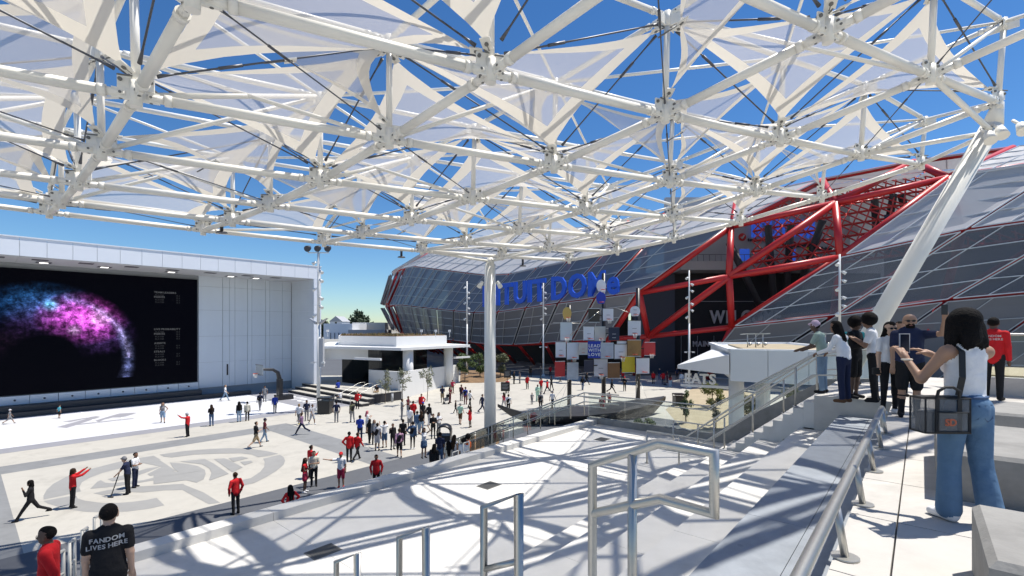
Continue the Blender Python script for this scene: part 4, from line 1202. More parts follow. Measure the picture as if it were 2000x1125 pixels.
# ================================================================ backboard sculpture
sculp=thing('backboard_sculpture','tall sculpture of many basketball backboards clustered on three black poles','sculpture',D(1180,799,46.5))
SY=46.5
for px,y0,y1 in ((1112,596,806),(1179,534,801),(1246,563,793)):
    a=np.array(D(px,y1,SY+.9)); a[2]=0; c=np.array(D(px,y0,SY+.9))
    MB().tube(a,c,.22,.20,n=16).build('pole','black_paint',parent=sculp)
bc={'white':(.74,.75,.76),'cream':(.66,.64,.56),'yellow':(.72,.55,.03),'amber':(.62,.42,.10),'blue':(.02,.05,.42),'navy':(.015,.02,.05),'red':(.55,.03,.03),'brown':(.22,.10,.035),'wood':(.36,.20,.06),'dark':(.05,.04,.03),'marble':(.50,.53,.56),'beige':(.58,.53,.46),'grid':(.62,.66,.66)}
for k,v in bc.items(): mat('board_'+k,v,.45,noise=.22 if k in('marble','dark','wood','brown') else .06,nscale=3 if k in('marble','dark') else 1.5)
mat('rim_red',(.55,.06,.02),.4); mat('net',(.75,.75,.72),.8); mat('board_edge',(.10,.10,.11),.5)
BD=[('fan',822,25,900,118,'white',0,1),('fan',822,122,897,215,'blue',0,1),('fan',557,240,628,337,'amber',0,1),('sq',760,250,848,360,'dark',0,0),('sq',873,250,957,350,'white',1,1),
('fan',1087,232,1165,312,'white',2,1),('sq',540,360,632,500,'grid',0,1),('sq',720,390,805,503,'white',1,1),('sq',808,393,895,505,'cream',0,1),('sq',918,398,1003,500,'navy',3,0),('sq',1072,345,1170,465,'white',1,1),
('sq',503,512,583,638,'white',1,1),('sq',590,515,685,653,'white',0,1),('sq',685,520,755,613,'beige',4,0),('sq',757,505,857,643,'blue',5,0),('sq',857,520,957,643,'marble',0,1),('sq',962,530,1065,648,'white',1,1),('sq',1067,497,1173,628,'wood',0,1),('sq',1195,515,1287,620,'red',0,1),
('sq',497,665,577,790,'red',0,0),('sq',592,675,683,808,'marble',0,0),('sq',725,655,800,750,'navy',0,0),('sq',805,645,910,788,'white',1,1),('sq',910,675,1008,800,'brown',0,0),('sq',1022,625,1125,755,'yellow',0,0),('sq',1132,638,1242,765,'white',0,1),('sq',983,505,1060,530,'white',0,0)]
poles=[-1]
rnd=random.Random(2)
for n,(sh,x0,y0,x1,y1,c,sq,rim) in enumerate(BD):
    cx=960+(x0+x1)/2/4.018; cy=540+(y0+y1)/2/4.018; Y=SY+rnd.uniform(-.75,.25)-(.3 if n%2 else 0)
    w=(x1-x0)/4.018/FPX*Y/2; h=(y1-y0)/4.018/FPX*Y/2; C=np.array(D(cx,cy,Y)); ya=R(rnd.uniform(-14,10)+8)
    X=np.array((math.cos(ya),math.sin(ya),0)); N_=np.array((math.sin(ya),-math.cos(ya),0)); Z=np.array((0,0,1.))
    w/=math.cos(ya)
    if sh=='sq':
        b=MB().obox(C,X*w,N_*.035,Z*h)
    else:
        pts=[]
        for k in range(18):
            a=2*math.pi*k/18; xx=math.cos(a); zz=math.sin(a)
            if zz<-.55: zz=-1.0; xx=max(-.62,min(.62,xx*1.15))
            pts.append(C+X*w*xx+Z*h*(zz if zz>-1 else -.98))
        m_=len(pts); b=MB().add([p+N_*.035 for p in pts]+[p-N_*.035 for p in pts],[tuple(range(m_-1,-1,-1)),tuple(range(m_,2*m_))]+[(i,(i+1)%m_,(i+1)%m_+m_,i+m_) for i in range(m_)])
    bo=b.build('backboard','board_'+c,parent=sculp)
    if c=='blue' and sq==5: bo['label']='blue backboard with white lead with love lettering'
    F=C+N_*.045
    e=MB()
    if sh=='sq':
        for (u0,v0,u1,v1) in ((-1,-1,1,-1),(1,-1,1,1),(1,1,-1,1),(-1,1,-1,-1)): e.bar(F+X*w*u0*.98+Z*h*v0*.98,F+X*w*u1*.98+Z*h*v1*.98,.05,.05)
        if c=='grid':
            for q in (-.5,0,.5): e.bar(F+X*w*q-Z*h,F+X*w*q+Z*h,.05,.04); 
            for q in (-.4,.2): e.bar(F+Z*h*q-X*w,F+Z*h*q+X*w,.05,.04)
        e.build('edge_trim','board_edge' if c in('white','navy','blue') else 'board_grid',parent=bo)
    if sq in(1,2,3,4):
        q=MB(); a=w*.34; lo,hi=-h*.62,-h*.05
        if sh=='fan': lo,hi=-h*.5,h*.25
        for (u0,v0,u1,v1) in ((-a,lo,a,lo),(a,lo,a,hi),(a,hi,-a,hi),(-a,hi,-a,lo)): q.bar(F+X*u0+Z*v0,F+X*u1+Z*v1,.07,.03)
        q.build('target_square',{1:'board_edge',2:'board_edge',3:'board_white',4:'rim_red'}[sq],parent=bo)
    if sq==5:
        q=MB()
        for k,t_ in enumerate(('LEAD','WITH','LOVE')): put_text(q,t_,.42,.01,F+N_*.02+Z*(h*.42-.42*k),X,Z)
        q.build('lettering','board_white',parent=bo)
    if rim:
        rc=C+N_*.42-Z*h*.72; q=MB()
        ring=[rc+.225*(math.cos(2*math.pi*k/14)*X+math.sin(2*math.pi*k/14)*N_) for k in range(15)]
        q.path(ring,.022,6); q.bar(C-Z*h*.72,rc-N_*.2,.12,.06); q.build('rim','rim_red',parent=bo)
        if n%2==0:
            nt=MB()
            for k in range(8):
                a=2*math.pi*k/8; nt.tube(rc+.22*(math.cos(a)*X+math.sin(a)*N_),rc+.13*(math.cos(a+.5)*X+math.sin(a+.5)*N_)-Z*.42,.010,n=4); nt.tube(rc+.22*(math.cos(a)*X+math.sin(a)*N_),rc+.13*(math.cos(a-.5)*X+math.sin(a-.5)*N_)-Z*.42,.010,n=4)
            nt.build('net','net',parent=bo)
    # arm to the nearest pole
    pp=min((1112,1179,1246),key=lambda p:abs(p-cx)); t_=np.array(D(pp,cy,SY+.9)); t_[2]=C[2]
    MB().bar(C-N_*.04,t_,.09,.09).build('support_arm','black_paint',parent=sculp)
for (p,q) in (((1113,655,46),(1170,608,46)),((1246,617,47),(1200,600,47)),((1080,600+30,46.8),(1140,632,46.8))):
    MB().tube(D(*p),D(*q),.03,n=6).build('brace_wire','stainless',parent=sculp)
for px0,py0,px1,py1 in ((1113,735,1088,790),(1113,740,1062,800),(1246,735,1238,790),(1246,735,1275,785)):
    a=np.array(D(px0,py0,46)); c=np.array(D(px1,py1,44)); c[2]=0; MB().tube(a,c,.012,n=5).build('stay_wire','stainless',parent=sculp)
# ================================================================ dark angular boat-shaped bench
mat('bronze_dark',(.055,.055,.058),.42,.3,noise=.25,nscale=1.2)
st=[(-1.15,38.3,.05,1.78,1.55),(-.1,38.6,.35,1.35,.75),(1.0,39.0,.9,.95,.25),(2.6,39.6,1.5,.80,.0),(5.0,40.6,2.0,.75,.0),(8.0,41.8,2.0,.85,.0),(10.5,42.8,1.6,1.0,.0),(12.6,43.6,.9,1.25,.15),(14.2,44.2,.12,1.55,1.2)]
b=MB(); vs=[]
for x,y,w,zt,zb in st: vs+=[(x+w*.4,y-w,zt),(x-w*.4,y+w,zt),(x-w*.25,y+w*.55,zb),(x+w*.25,y-w*.55,zb),(x,y,zt-.22*min(1,w))]
fs=[]
for k in range(len(st)-1):
    o=5*k; fs+=[(o,o+5,o+9,o+4),(o+4,o+9,o+6,o+1),(o+1,o+6,o+7,o+2),(o+2,o+7,o+8,o+3),(o+3,o+8,o+5,o)]
fs+=[(0,4,1,2,3),(40,43,42,41,44)]
tag(b.add(vs,fs).build('boat_bench','bronze_dark'),'long dark boat-shaped bench below the backboard sculpture','bench')

# ================================================================ light masts
mat('mast_white',(.72,.72,.70),.4); mat('lamp_glass',(.55,.57,.6),.2)
def mast(x,y,h,label,arms=True,boxes=False,seed=0,r=.14):
    rnd=random.Random(seed); rt=thing('light_mast',label,'light mast',(x,y,0))
    MB().tube((x,y,0),(x,y,h*.55),r,r*.85,n=14).tube((x,y,h*.55),(x,y,h),r*.85,r*.6,n=14).build('pole','mast_white',parent=rt)
    MB().tube((x,y,0),(x,y,.3),r*2.2,r*1.6,n=16).build('base','mast_white',parent=rt)
    for k in range(7):
        z=h*(.94-.055*k); sd=(1 if k%3 else -1); a=np.array((x+sd*.18,y-.1,z)); c=a+np.array((sd*.28,-.15,-.22))
        MB().tube((x,y,z+.05),a,.03,n=6).tube(a,c,.10,.17,n=10).build('spotlight','mast_white',parent=rt)
    if arms:
        z=h*.31
        for sd in(-1,1): MB().bar((x,y,z),(x+sd*.5,y-.1,z),.05,.05).box((x+sd*.5-.14,y-.25,z-.12),(x+sd*.5+.14,y,z+.04)).build('camera_arm','mast_white',parent=rt)
    if boxes:
        z=h*.56
        for sd in(-1,1): MB().add([(x+sd*.15,y-.3,z),(x+sd*.15,y+.3,z),(x+sd*.85,y+.3,z+.4),(x+sd*.85,y-.3,z+.4),(x+sd*.2,y-.3,z-.18),(x+sd*.2,y+.3,z-.18)],[(0,1,2,3),(4,5,1,0),(3,2,5,4),(0,3,4),(1,5,2)]).build('wing_light','arena_grey',parent=rt)
        MB().box((x+.12,y-.2,h*.28),(x+.5,y+.2,h*.46)).build('control_box','arena_grey',parent=rt)
        MB().bar((x-1.0,y,h),(x+1.0,y,h),.12,.08).build('crossbar','mast_white',parent=rt)
        for q in(-.95,0,.95): MB().tube((x+q,y,h+.08),(x+q,y-.12,h+.42),.05,n=6).tube((x+q,y-.3,h+.32),(x+q,y+.15,h+.5),.30,.22,n=14).build('flood_lamp','lamp_dark',parent=rt)
    return rt
p=G(622,803); mast(p[0],p[1],15.0,'tall light mast with three dark floodlights at the corner of the court',boxes=True,seed=1,r=.17)
mast(-7.25,76.7,15.3,'slim light mast behind the kiosk roof, left of the white column',seed=2)
mast(5.05,76.7,15.3,'slim light mast on the plaza between the white column and the backboards',seed=3)
mast((1346-1000)/930*61.7,61.7,15.3,'light mast in front of the arena entrance',seed=4)
mast((1640-1000)/930*48,48,15.3,'light mast rising behind the people on the platform',seed=5)

# ================================================================ basketball hoop at the court
hp=thing('basketball_hoop','freestanding basketball hoop with black padded stand at the court end','basketball hoop',ST(23.2,53.2,0))
b=ST(23.0,53.2,0)
MB().sbox(22.6,24.2,52.7,53.7,.01,.5).build('base','black_paint',parent=hp)
MB().sbox(22.7,23.1,52.85,53.55,.5,2.3).build('padded_post','black_paint',parent=hp)
MB().path([ST(22.9,53.2,2.2),ST(22.7,53.2,3.0),ST(22.2,53.2,3.35),ST(21.0,53.2,3.45)],[.24,.2,.16,.12],10).build('arm','black_paint',parent=hp)
bb=MB().sbox(20.78,20.83,52.3,54.1,2.9,3.95).build('backboard',mat('hoop_glass',(.45,.5,.52),.15,transp=.35),parent=hp)
e=MB()
for (t0,z0,t1,z1) in ((52.3,2.9,54.1,2.9),(54.1,2.9,54.1,3.95),(54.1,3.95,52.3,3.95),(52.3,3.95,52.3,2.9)): e.bar(ST(20.77,t0,z0),ST(20.77,t1,z1),.06,.06)
e.build('edge_trim','board_edge',parent=bb)
rc=np.array(ST(20.4,53.2,3.05)); MB().path([rc+.23*np.array((math.cos(2*math.pi*k/14),math.sin(2*math.pi*k/14),0)) for k in range(15)],.025,6).build('rim','rim_red',parent=hp)
nt=MB()
for k in range(10):
    a=2*math.pi*k/10
    for dd in(-.4,.4): nt.tube(rc+.22*np.array((math.cos(a),math.sin(a),0)),rc+np.array((.14*math.cos(a+dd),.14*math.sin(a+dd),-.42)),.012,n=4)
nt.build('net','net',parent=hp)

# ================================================================ bins, signs, stanchions
def bin_box(px,py,label,w=.36,h=1.15,z=0):
    x,y,_=G(px,py,z); rt=thing('trash_bin',label,'trash bin',(x,y,z))
    MB().box((x-w,y-w,z+.02),(x+w,y+w,z+h*.78)).build('body','black_paint',parent=rt)
    MB().box((x-w*1.06,y-w*1.06,z+h*.92),(x+w*1.06,y+w*1.06,z+h)).build('lid','black_paint',parent=rt)
    for sx in(-1,1):
        for sy in(-1,1): MB().box((x+sx*w*.98-.03,y+sy*w*.98-.03,z+h*.78),(x+sx*w*.98+.03,y+sy*w*.98+.03,z+h*.92)).build('corner_post','black_paint',parent=rt)
bin_box(636,807,'black square trash bin at the foot of the corner light mast',.55,1.5)
bin_box(1326,793,'black square trash bin left of the food kiosk sign',.5,1.25)
x,y,_=G(868,884); rt=thing('hooded_bin','black arched hooded trash bin beside the lower steps','trash bin',(x,y,0))
MB().box((x-.42,y-.42,.03),(x+.42,y+.42,1.15)).build('body','black_paint',parent=rt)
vs=[];n=9
for k in range(n):
    a=math.pi*k/(n-1); vs+= [(x-.44*math.cos(a),y-.44,1.45+.34*math.sin(a)),(x-.44*math.cos(a),y+.44,1.45+.34*math.sin(a)),(x-.39*math.cos(a),y-.44,1.40+.30*math.sin(a)),(x-.39*math.cos(a),y+.44,1.40+.30*math.sin(a))]
fs=[]
for k in range(n-1):
    o=4*k; fs+=[(o,o+1,o+5,o+4),(o+2,o+6,o+7,o+3),(o,o+4,o+6,o+2),(o+1,o+3,o+7,o+5)]
MB().add(vs,fs,0,True).build('hood','black_paint',parent=rt)
for sx in(-1,1): MB().box((x+sx*.42-.03,y-.42,1.15),(x+sx*.42+.03,y+.42,1.47)).build('side_panel','black_paint',parent=rt)
mat('sign_text',(.5,.5,.5),.5)
def easel(px,py,label,w=.45,h=.85,zc=1.25):
    x,y,_=G(px,py); rt=thing('standing_sign',label,'sign',(x,y,0))
    MB().box((x-w,y-.03,zc-h/2),(x+w,y+.03,zc+h/2)).build('board','black_paint',parent=rt)
    b=MB()
    for k in range(4): b.box((x-w*.7,y-.036,zc+.25-.16*k),(x+w*(.5 if k%2 else .7),y-.031,zc+.28-.16*k))
    b.build('print','sign_text',parent=rt)
    MB().tube((x,y,0),(x,y,zc-h/2),.035,n=8).tube((x,y,0),(x,y,.03),.28,n=14).build('stand','black_paint',parent=rt)
easel(987,778,'black notice sign on a stand right of the white column',.5,1.0,1.3)
easel(991,748,'black notice sign farther back by the planter bed',.5,1.1,1.3)
for px,py,lab in ((1056,741,'black queue post on a round foot near the plaza mast'),(1094,745,'black queue post on a round foot left of the red backboard'),(1299,752,'black queue post on a round foot right of the backboards')):
    x,y,_=G(px,py); rt=thing('queue_post',lab,'queue post',(x,y,0))
    MB().tube((x,y,0),(x,y,2.0 if px<1060 else 1.1),.06,n=10).build('post','black_paint',parent=rt); MB().tube((x,y,0),(x,y,.12),.32,.1,n=16).build('foot','black_paint',parent=rt)

# ================================================================ trees and shrubs
mat('bark',(.16,.12,.085),.9,noise=.3,nscale=8)
mat('leaf_green',(.075,.115,.035),.6,transl=.25,noise=.35,nscale=3); mat('leaf_olive',(.115,.125,.06),.6,transl=.2,noise=.35,nscale=3); mat('leaf_bright',(.15,.17,.035),.6,transl=.3,noise=.3,nscale=3); mat('leaf_dark',(.03,.05,.022),.7,noise=.35,nscale=.4); mat('leaf_wisp',(.20,.21,.13),.7,transl=.2,noise=.25,nscale=3)
def tree(name,label,cat,x,y,h,cr,cz,ch,nleaf,leaf,size=.09,seed=0,trunk=.05,z=0,clump=9,group=None):
    rnd=random.Random(seed); rt=thing(name,label,cat,(x,y,z),group)
    tb=MB(); tb.path([(x,y,z),(x+.03*h*rnd.uniform(-1,1),y,z+h*.4),(x+.04*h*rnd.uniform(-1,1),y+.03*h*rnd.uniform(-1,1),z+h*.85)],[trunk,trunk*.75,trunk*.4],7)
    cl=[]
    for k in range(clump):
        a=rnd.uniform(0,6.28); rr=cr*math.sqrt(rnd.random())*.85; zz=cz+ch*rnd.uniform(-.9,.9)
        f=math.sqrt(max(.08,1-((zz-cz)/ch)**2)); c=np.array((x+rr*f*math.cos(a),y+rr*f*math.sin(a),z+zz)); cl.append(c)
        tb.tube((x,y,z+min(h*.8,max(h*.25,zz-ch*.4))),c,trunk*.35,trunk*.12,n=5)
    tb.build('trunk','bark',parent=rt)
    vs=[];fs=[]
    for k in range(nleaf):
        c=cl[rnd.randrange(len(cl))]; v=np.array([rnd.gauss(0,1) for _ in range(3)]); v/=np.linalg.norm(v)
        p=c+v*np.array((cr,cr,ch))*.42*rnd.random()**.45
        d=np.array([rnd.gauss(0,1) for _ in range(3)]); d/=np.linalg.norm(d); e=np.cross(d,v+.01); e/=max(np.linalg.norm(e),1e-6)
        s_=size*rnd.uniform(.6,1.4); o=len(vs)
        vs+=[p-d*s_,p+e*s_*.5,p+d*s_,p-e*s_*.5]; fs.append((o,o+1,o+2,o+3))
    MB().add(vs,fs).build('crown',leaf,parent=rt)
    return rt
def gt(px,py): p=G(px,py); return p[0],p[1]
tree('young_tree','slender young tree with dark leaves in front of the food kiosk','tree',*gt(1340,828),2.7,.55,1.75,.9,900,'leaf_green',.10,1)
tree('round_shrub','round green shrub behind the terrace corner glass','shrub',*gt(1257,845),1.15,.75,.65,.5,900,'leaf_green',.09,2)
tree('yellow_shrub','bright yellow-green bush under the food kiosk roof','shrub',*gt(1392,800),2.8,1.1,1.6,1.0,1100,'leaf_bright',.11,3)
tree('olive_shrub','leafy olive bush between the food kiosk columns','shrub',*gt(1462,815),2.3,1.2,1.2,.9,1100,'leaf_olive',.11,4)
tree('young_tree','thin young tree with sparse leaves on the tan gravel','tree',*gt(1398,838),2.2,.55,1.6,.7,600,'leaf_olive',.09,5)
tree('olive_shrub','leafy bush right of the food kiosk, behind the stair rail','shrub',*gt(1545,800),2.4,1.1,1.3,1.0,900,'leaf_olive',.11,12)
for k,(px,py,hh) in enumerate(((752,788,3.4),(787,792,3.9),(834,784,3.8))):
    tree('wispy_sapling','wispy feathery sapling in front of the white kiosk wall, %s of three'%('leftmost','middle','rightmost')[k],'tree',*gt(px,py),hh,.85,hh*.68,1.0,420,'leaf_wisp',.10,20+k,.045,0,12)
for k,(px,py,lab) in enumerate(((908,746,'small round tree at the left end of the mulch bed'),(938,740,'small round tree behind the white column, left side'),(978,740,'small round tree just right of the white column'))):
    tree('bed_tree',lab,'tree',*gt(px,py),3.6,1.5,2.5,1.3,1300,'leaf_green' if k<2 else 'leaf_olive',.15,30+k,.07)
for k,(px,Y,hh,cr,lab) in enumerate(((628,235,11,4,'dark tree on the skyline directly left of the gabled house'),(676,240,12,5,'low dark tree on the skyline right of the gabled house'),(698,232,16.5,5.5,'tallest dark tree on the far skyline'),(724,250,10,5,'low dark tree on the skyline next to the arena rim'))):
    tree('skyline_tree',lab,'tree',(px-1000)/930*Y,Y,hh,cr,hh*.62,hh*.34,1500,'leaf_dark',.75,40+k,.4,0,14)
# plaza bollard lights and small pieces
x,y,_=G(766,785); MB()
rt=thing('bollard','short grey bollard by the kiosk wall','bollard',(x,y,0)); MB().tube((x,y,0),(x,y,.95),.13,n=14).build('post','arena_grey',parent=rt); MB().tube((x,y,.95),(x,y,1.02),.15,n=14).build('cap','vent',parent=rt)
# ================================================================ people: one continuous skin per person, grown from a posed skeleton
def surface_nets(F, org, h):
    ins = F < 0
    nx,ny,nz = F.shape
    c = np.zeros((nx-1,ny-1,nz-1), int)
    for dx in (0,1):
        for dy in (0,1):
            for dz in (0,1): c += ins[dx:nx-1+dx,dy:ny-1+dy,dz:nz-1+dz]
    act = (c>0)&(c<8)
    ids = -np.ones(act.shape,int); idx = np.argwhere(act); ids[act] = np.arange(len(idx))
    acc = np.zeros((len(idx),3)); cnt = np.zeros(len(idx))
    cor = [(a,b,d) for a in (0,1) for b in (0,1) for d in (0,1)]
    I,J,K = idx.T
    for a in cor:
        for ax in range(3):
            if a[ax]==1: continue
            b = list(a); b[ax]=1
            fa = F[I+a[0],J+a[1],K+a[2]]; fb = F[I+b[0],J+b[1],K+b[2]]
            m = (fa<0)!=(fb<0)
            t = np.where(m, fa/np.where(m,fa-fb,1), 0)
            p = np.array(a,float)[None,:].repeat(len(idx),0); p[:,ax] += t
            acc += p*m[:,None]; cnt += m
    V = (idx+acc/np.maximum(cnt,1)[:,None])*h+org
    Q = []
    for ax in range(3):
        o1,o2 = [(1,2),(2,0),(0,1)][ax]
        sl0=[slice(None)]*3; sl1=[slice(None)]*3; sl0[ax]=slice(0,-1); sl1[ax]=slice(1,None)
        a=ins[tuple(sl0)]; b=ins[tuple(sl1)]; e=np.argwhere(a!=b)
        e=e[(e[:,o1]>0)&(e[:,o2]>0)&(e[:,o1]<F.shape[o1]-1)&(e[:,o2]<F.shape[o2]-1)]
        if not len(e): continue
        def g(d1,d2):
            q=e.copy(); q[:,o1]-=d1; q[:,o2]-=d2; return ids[q[:,0],q[:,1],q[:,2]]
        q=np.stack([g(1,1),g(0,1),g(0,0),g(1,0)],1)
        fl=b[e[:,0],e[:,1],e[:,2]]; q[fl]=q[fl][:,::-1]
        Q.append(q)
    return V, np.concatenate(Q)
def pdist(P, pr):
    a,b,ra,rb,lab,sq = pr
    s = np.array((1,1/sq,1)); p=P*s; a=np.array(a)*s; b=np.array(b)*s
    ab=b-a; L=max(float(ab@ab),1e-9)
    t=np.clip(((p-a)@ab)/L,0,1)
    d=np.linalg.norm(p-a-t[...,None]*ab,axis=-1)-(ra+(rb-ra)*t)
    return d*(sq if sq<1 else 1)
def mesh_prims(prims, h, k=.018):
    lo=np.min([np.minimum(np.array(p[0])-max(p[2],p[3]),np.array(p[1])-max(p[2],p[3])) for p in prims],0)-3*h
    hi=np.max([np.maximum(np.array(p[0])+max(p[2],p[3]),np.array(p[1])+max(p[2],p[3])) for p in prims],0)+3*h
    n=np.ceil((hi-lo)/h).astype(int)+1
    ax=[lo[i]+h*np.arange(n[i]) for i in range(3)]
    F=np.full(n,.5)
    for p in prims:
        r=max(p[2],p[3])+k*2+2*h
        a=np.minimum(p[0],p[1])-r; b=np.maximum(p[0],p[1])+r
        i0=np.maximum(((a-lo)/h).astype(int),0); i1=np.minimum(((b-lo)/h).astype(int)+2,n)
        sl=tuple(slice(i0[i],i1[i]) for i in range(3))
        X=np.stack(np.meshgrid(ax[0][sl[0]],ax[1][sl[1]],ax[2][sl[2]],indexing='ij'),-1)
        d=pdist(X,p); f=F[sl]
        hh=np.clip(.5+.5*(f-d)/k,0,1); F[sl]=f*(1-hh)+d*hh-k*hh*(1-hh)
    V,Q=surface_nets(F,lo,h)
    C=V[Q].mean(1); D_=np.stack([pdist(C,p) for p in prims],0); lab=[prims[i][4] for i in D_.argmin(0)]
    return V,Q,lab,(F,lo,h)
def U3(v): v=np.array(v,float); return v/np.linalg.norm(v)
ARM={'down':((.13,.0,-1),(.04,.14,-1)),'swingf':((.1,.45,-1),(0,.7,-1)),'swingb':((.12,-.4,-1),(.05,-.1,-1)),'phone':((.12,.35,-1),(-.3,.8,.55)),
 'raise':((.15,.85,.1),(-.12,.8,.55)),'selfie':((.75,.45,.15),(.15,.35,.95)),'pocket':((.38,-.12,-1),(-.18,.32,-1)),'cross':((.18,.22,-1),(-.85,.55,.08)),
 'hip':((.62,-.1,-.75),(-.45,.25,-.6)),'point':((.85,.35,.0),(.95,.25,.22)),'ear':((.3,.35,-.7),(-.12,.3,.95)),'rail':((.12,.45,-1),(.0,.9,-.35)),'chest':((.16,.2,-1),(-.55,.8,.25)),
 'sweep':((.1,.5,-.9),(-.1,.75,-.75)),'back':((.25,-.25,-1),(-.6,-.15,-.75)),'head':((.8,.2,.5),(-.55,.1,.8)),'lap':((.1,.35,-1),(-.2,.9,-.35))}
def skeleton(h=1.75,la='down',ra='down',stride=0.0,sit=False,lean=0.0,knee=0,female=False,fat=1.0):
    k=h/1.75; J={}
    J['pel']=np.array((0,0,.95)); ch=np.array((0,math.sin(R(lean))*.34,.95+.34*math.cos(R(lean))))
    J['ch']=ch; J['nk']=ch+np.array((0,math.sin(R(lean))*.2,.19)); J['hd']=J['nk']+np.array((0,.025+math.sin(R(lean))*.1,.145))
    sw=.165 if female else .185
    for s,nm,sw_ in ((-1,'l',stride),(1,'r',-stride)):
        hip=np.array((s*.092,0,.93)); 
        if sit: kn=hip+.43*U3((s*.12,1,-.05)); an=kn+.42*U3((0,.12,-1))
        else:
            a=R(sw_); kn=hip+.44*np.array((s*.02,math.sin(a),-math.cos(a))); kb=R(sw_-(abs(stride)*.9+4 if sw_<=0 else 4)-knee); an=kn+.42*np.array((s*.01,math.sin(kb),-math.cos(kb)))
        J['hip'+nm]=hip;J['kn'+nm]=kn;J['an'+nm]=an;J['toe'+nm]=an+np.array((s*.03,.165,-.045))
        sh=ch+np.array((s*sw,-.01,.115)); u,f=ARM[la if s<0 else ra]; u=U3((u[0]*s,u[1],u[2])); f=U3((f[0]*s,f[1],f[2]))
        J['sh'+nm]=sh;J['el'+nm]=sh+.285*u;J['wr'+nm]=J['el'+nm]+.245*f;J['ha'+nm]=J['wr'+nm]+.11*f;J['fd'+nm]=f
    m=min(J['anl'][2],J['anr'][2])-.085
    for q in J:
        if not q.startswith('fd'): J[q]=(J[q]-np.array((0,0,m)))*k
    J['k']=k; return J
def prims_for(J,top='tee',bottom='pants',hair='short',hat=None,female=False,fat=1.0,simple_hand=True,face=False):
    k=J['k']; P=[]
    A=lambda a,b,ra,rb,l,sq=1.0:P.append((np.array(a),np.array(b),ra*k,rb*k,l,sq))
    v=lambda *x:np.array(x)*k
    f=fat
    # trunk
    tl='top'; loose={'tee':1.0,'jacket':1.10,'tank':.96,'long':1.03,'dress':1.0,'hood':1.12}[top]
    A(J['pel']+v(0,0,.10),J['ch']+v(0,0,.06),.142*f*loose,.158*(.93 if female else 1)*f*loose,tl,.68)
    A(J['shl']+v(.015,0,-.01),J['shr']+v(-.015,0,-.01),.07*loose,.07*loose,tl,.95)
    A(J['pel']+v(-.03,0,-.02),J['pel']+v(.03,0,-.02),.135*f*(1.06 if female else 1),.135*f*(1.06 if female else 1),'bottom',.8)
    if top in('jacket','hood','long','tee'): A(J['pel']+v(0,0,.02 if top!='jacket' else -.02),J['pel']+v(0,0,.16),.158*f*loose,.15*f*loose,tl,.74)
    if female and top!='jacket': A(J['ch']+v(-.06,.075,-.02),J['ch']+v(.06,.075,-.02),.062,.062,tl)
    A(J['nk']+v(0,-.005,-.04),J['hd']+v(0,-.015,-.06),.056,.052,'skin')
    # head
    A(J['hd']+v(0,.0,.035),J['hd']+v(0,.022,-.055),.094,.066,'skin',1.0)
    A(J['hd']+v(0,-.022,.035),J['hd']+v(0,-.018,.035),.088,.088,'hair' if hair not in('bald',) else 'skin')
    A(J['hd']+v(0,.095,-.012),J['hd']+v(0,.108,-.025),.014,.017,'skin')
    for s in(-1,1): A(J['hd']+v(s*.086,-.005,.012),J['hd']+v(s*.088,-.005,-.025),.018,.015,'skin')
    if hair!='bald': A(J['hd']+v(0,-.008,.052),J['hd']+v(0,-.018,.045),.088,.092,'hair')
    if hair=='fro': A(J['hd']+v(0,-.02,.075),J['hd']+v(0,-.03,.06),.135,.14,'hair')
    if hair=='short': A(J['hd']+v(0,.02,.08),J['hd']+v(0,-.04,.03),.062,.078,'hair')
    if hair=='long':
        A(J['hd']+v(0,-.04,.03),J['nk']+v(0,-.10,-.12),.098,.085,'hair'); A(J['hd']+v(-.06,-.02,.0),J['nk']+v(-.09,-.07,-.06),.05,.05,'hair'); A(J['hd']+v(.06,-.02,.0),J['nk']+v(.09,-.07,-.06),.05,.05,'hair'); A(J['hd']+v(0,.03,.09),J['hd']+v(0,-.04,.07),.06,.08,'hair')
    if hair=='xlong': A(J['hd']+v(0,-.04,.03),J['pel']+v(0,-.14,.15),.10,.075,'hair'); A(J['hd']+v(-.07,-.03,.0),J['nk']+v(-.08,-.09,-.1),.05,.06,'hair'); A(J['hd']+v(.07,-.03,.0),J['nk']+v(.08,-.09,-.1),.05,.06,'hair')
    if hair=='bun': A(J['hd']+v(0,-.09,.07),J['hd']+v(0,-.11,.08),.05,.05,'hair')
    if hair=='scarf': A(J['hd']+v(0,-.02,.04),J['nk']+v(0,-.03,.02),.108,.085,'hair')
    if hat: A(J['hd']+v(0,-.01,.075),J['hd']+v(0,-.015,.055),.094,.101,'hat'); A(J['hd']+v(-.03,.10,.055),J['hd']+v(.03,.10,.055),.03,.03,'hat',1.6)
    # arms
    for n_,s in(('l',-1),('r',1)):
        sh,el,wr,ha=J['sh'+n_],J['el'+n_],J['wr'+n_],J['ha'+n_]
        slim=.88 if female else 1
        if top in('jacket','long','hood'):
            A(sh,el,.066*loose*slim*f**.5,.052*loose*slim,tl); A(el,wr,.052*loose*slim,.044*loose*slim,tl)
        elif top=='tee':
            A(sh,sh+(el-sh)*.62,.068*slim*f**.5,.064*slim,tl); A(sh+(el-sh)*.5,el,.048*slim,.042*slim,'skin'); A(el,wr,.042*slim,.029*slim,'skin')
        else:
            A(sh,el,.053*slim*f**.5,.041*slim*f**.3,'skin'); A(el,wr,.041*slim,.028*slim,'skin')
        if simple_hand:
            A(wr,ha,.032,.034,'skin'); A(ha,ha+J['fd'+n_]*.05*k,.028,.018,'skin')
        else: A(wr,wr+(ha-wr)*.3,.028,.03,'skin')
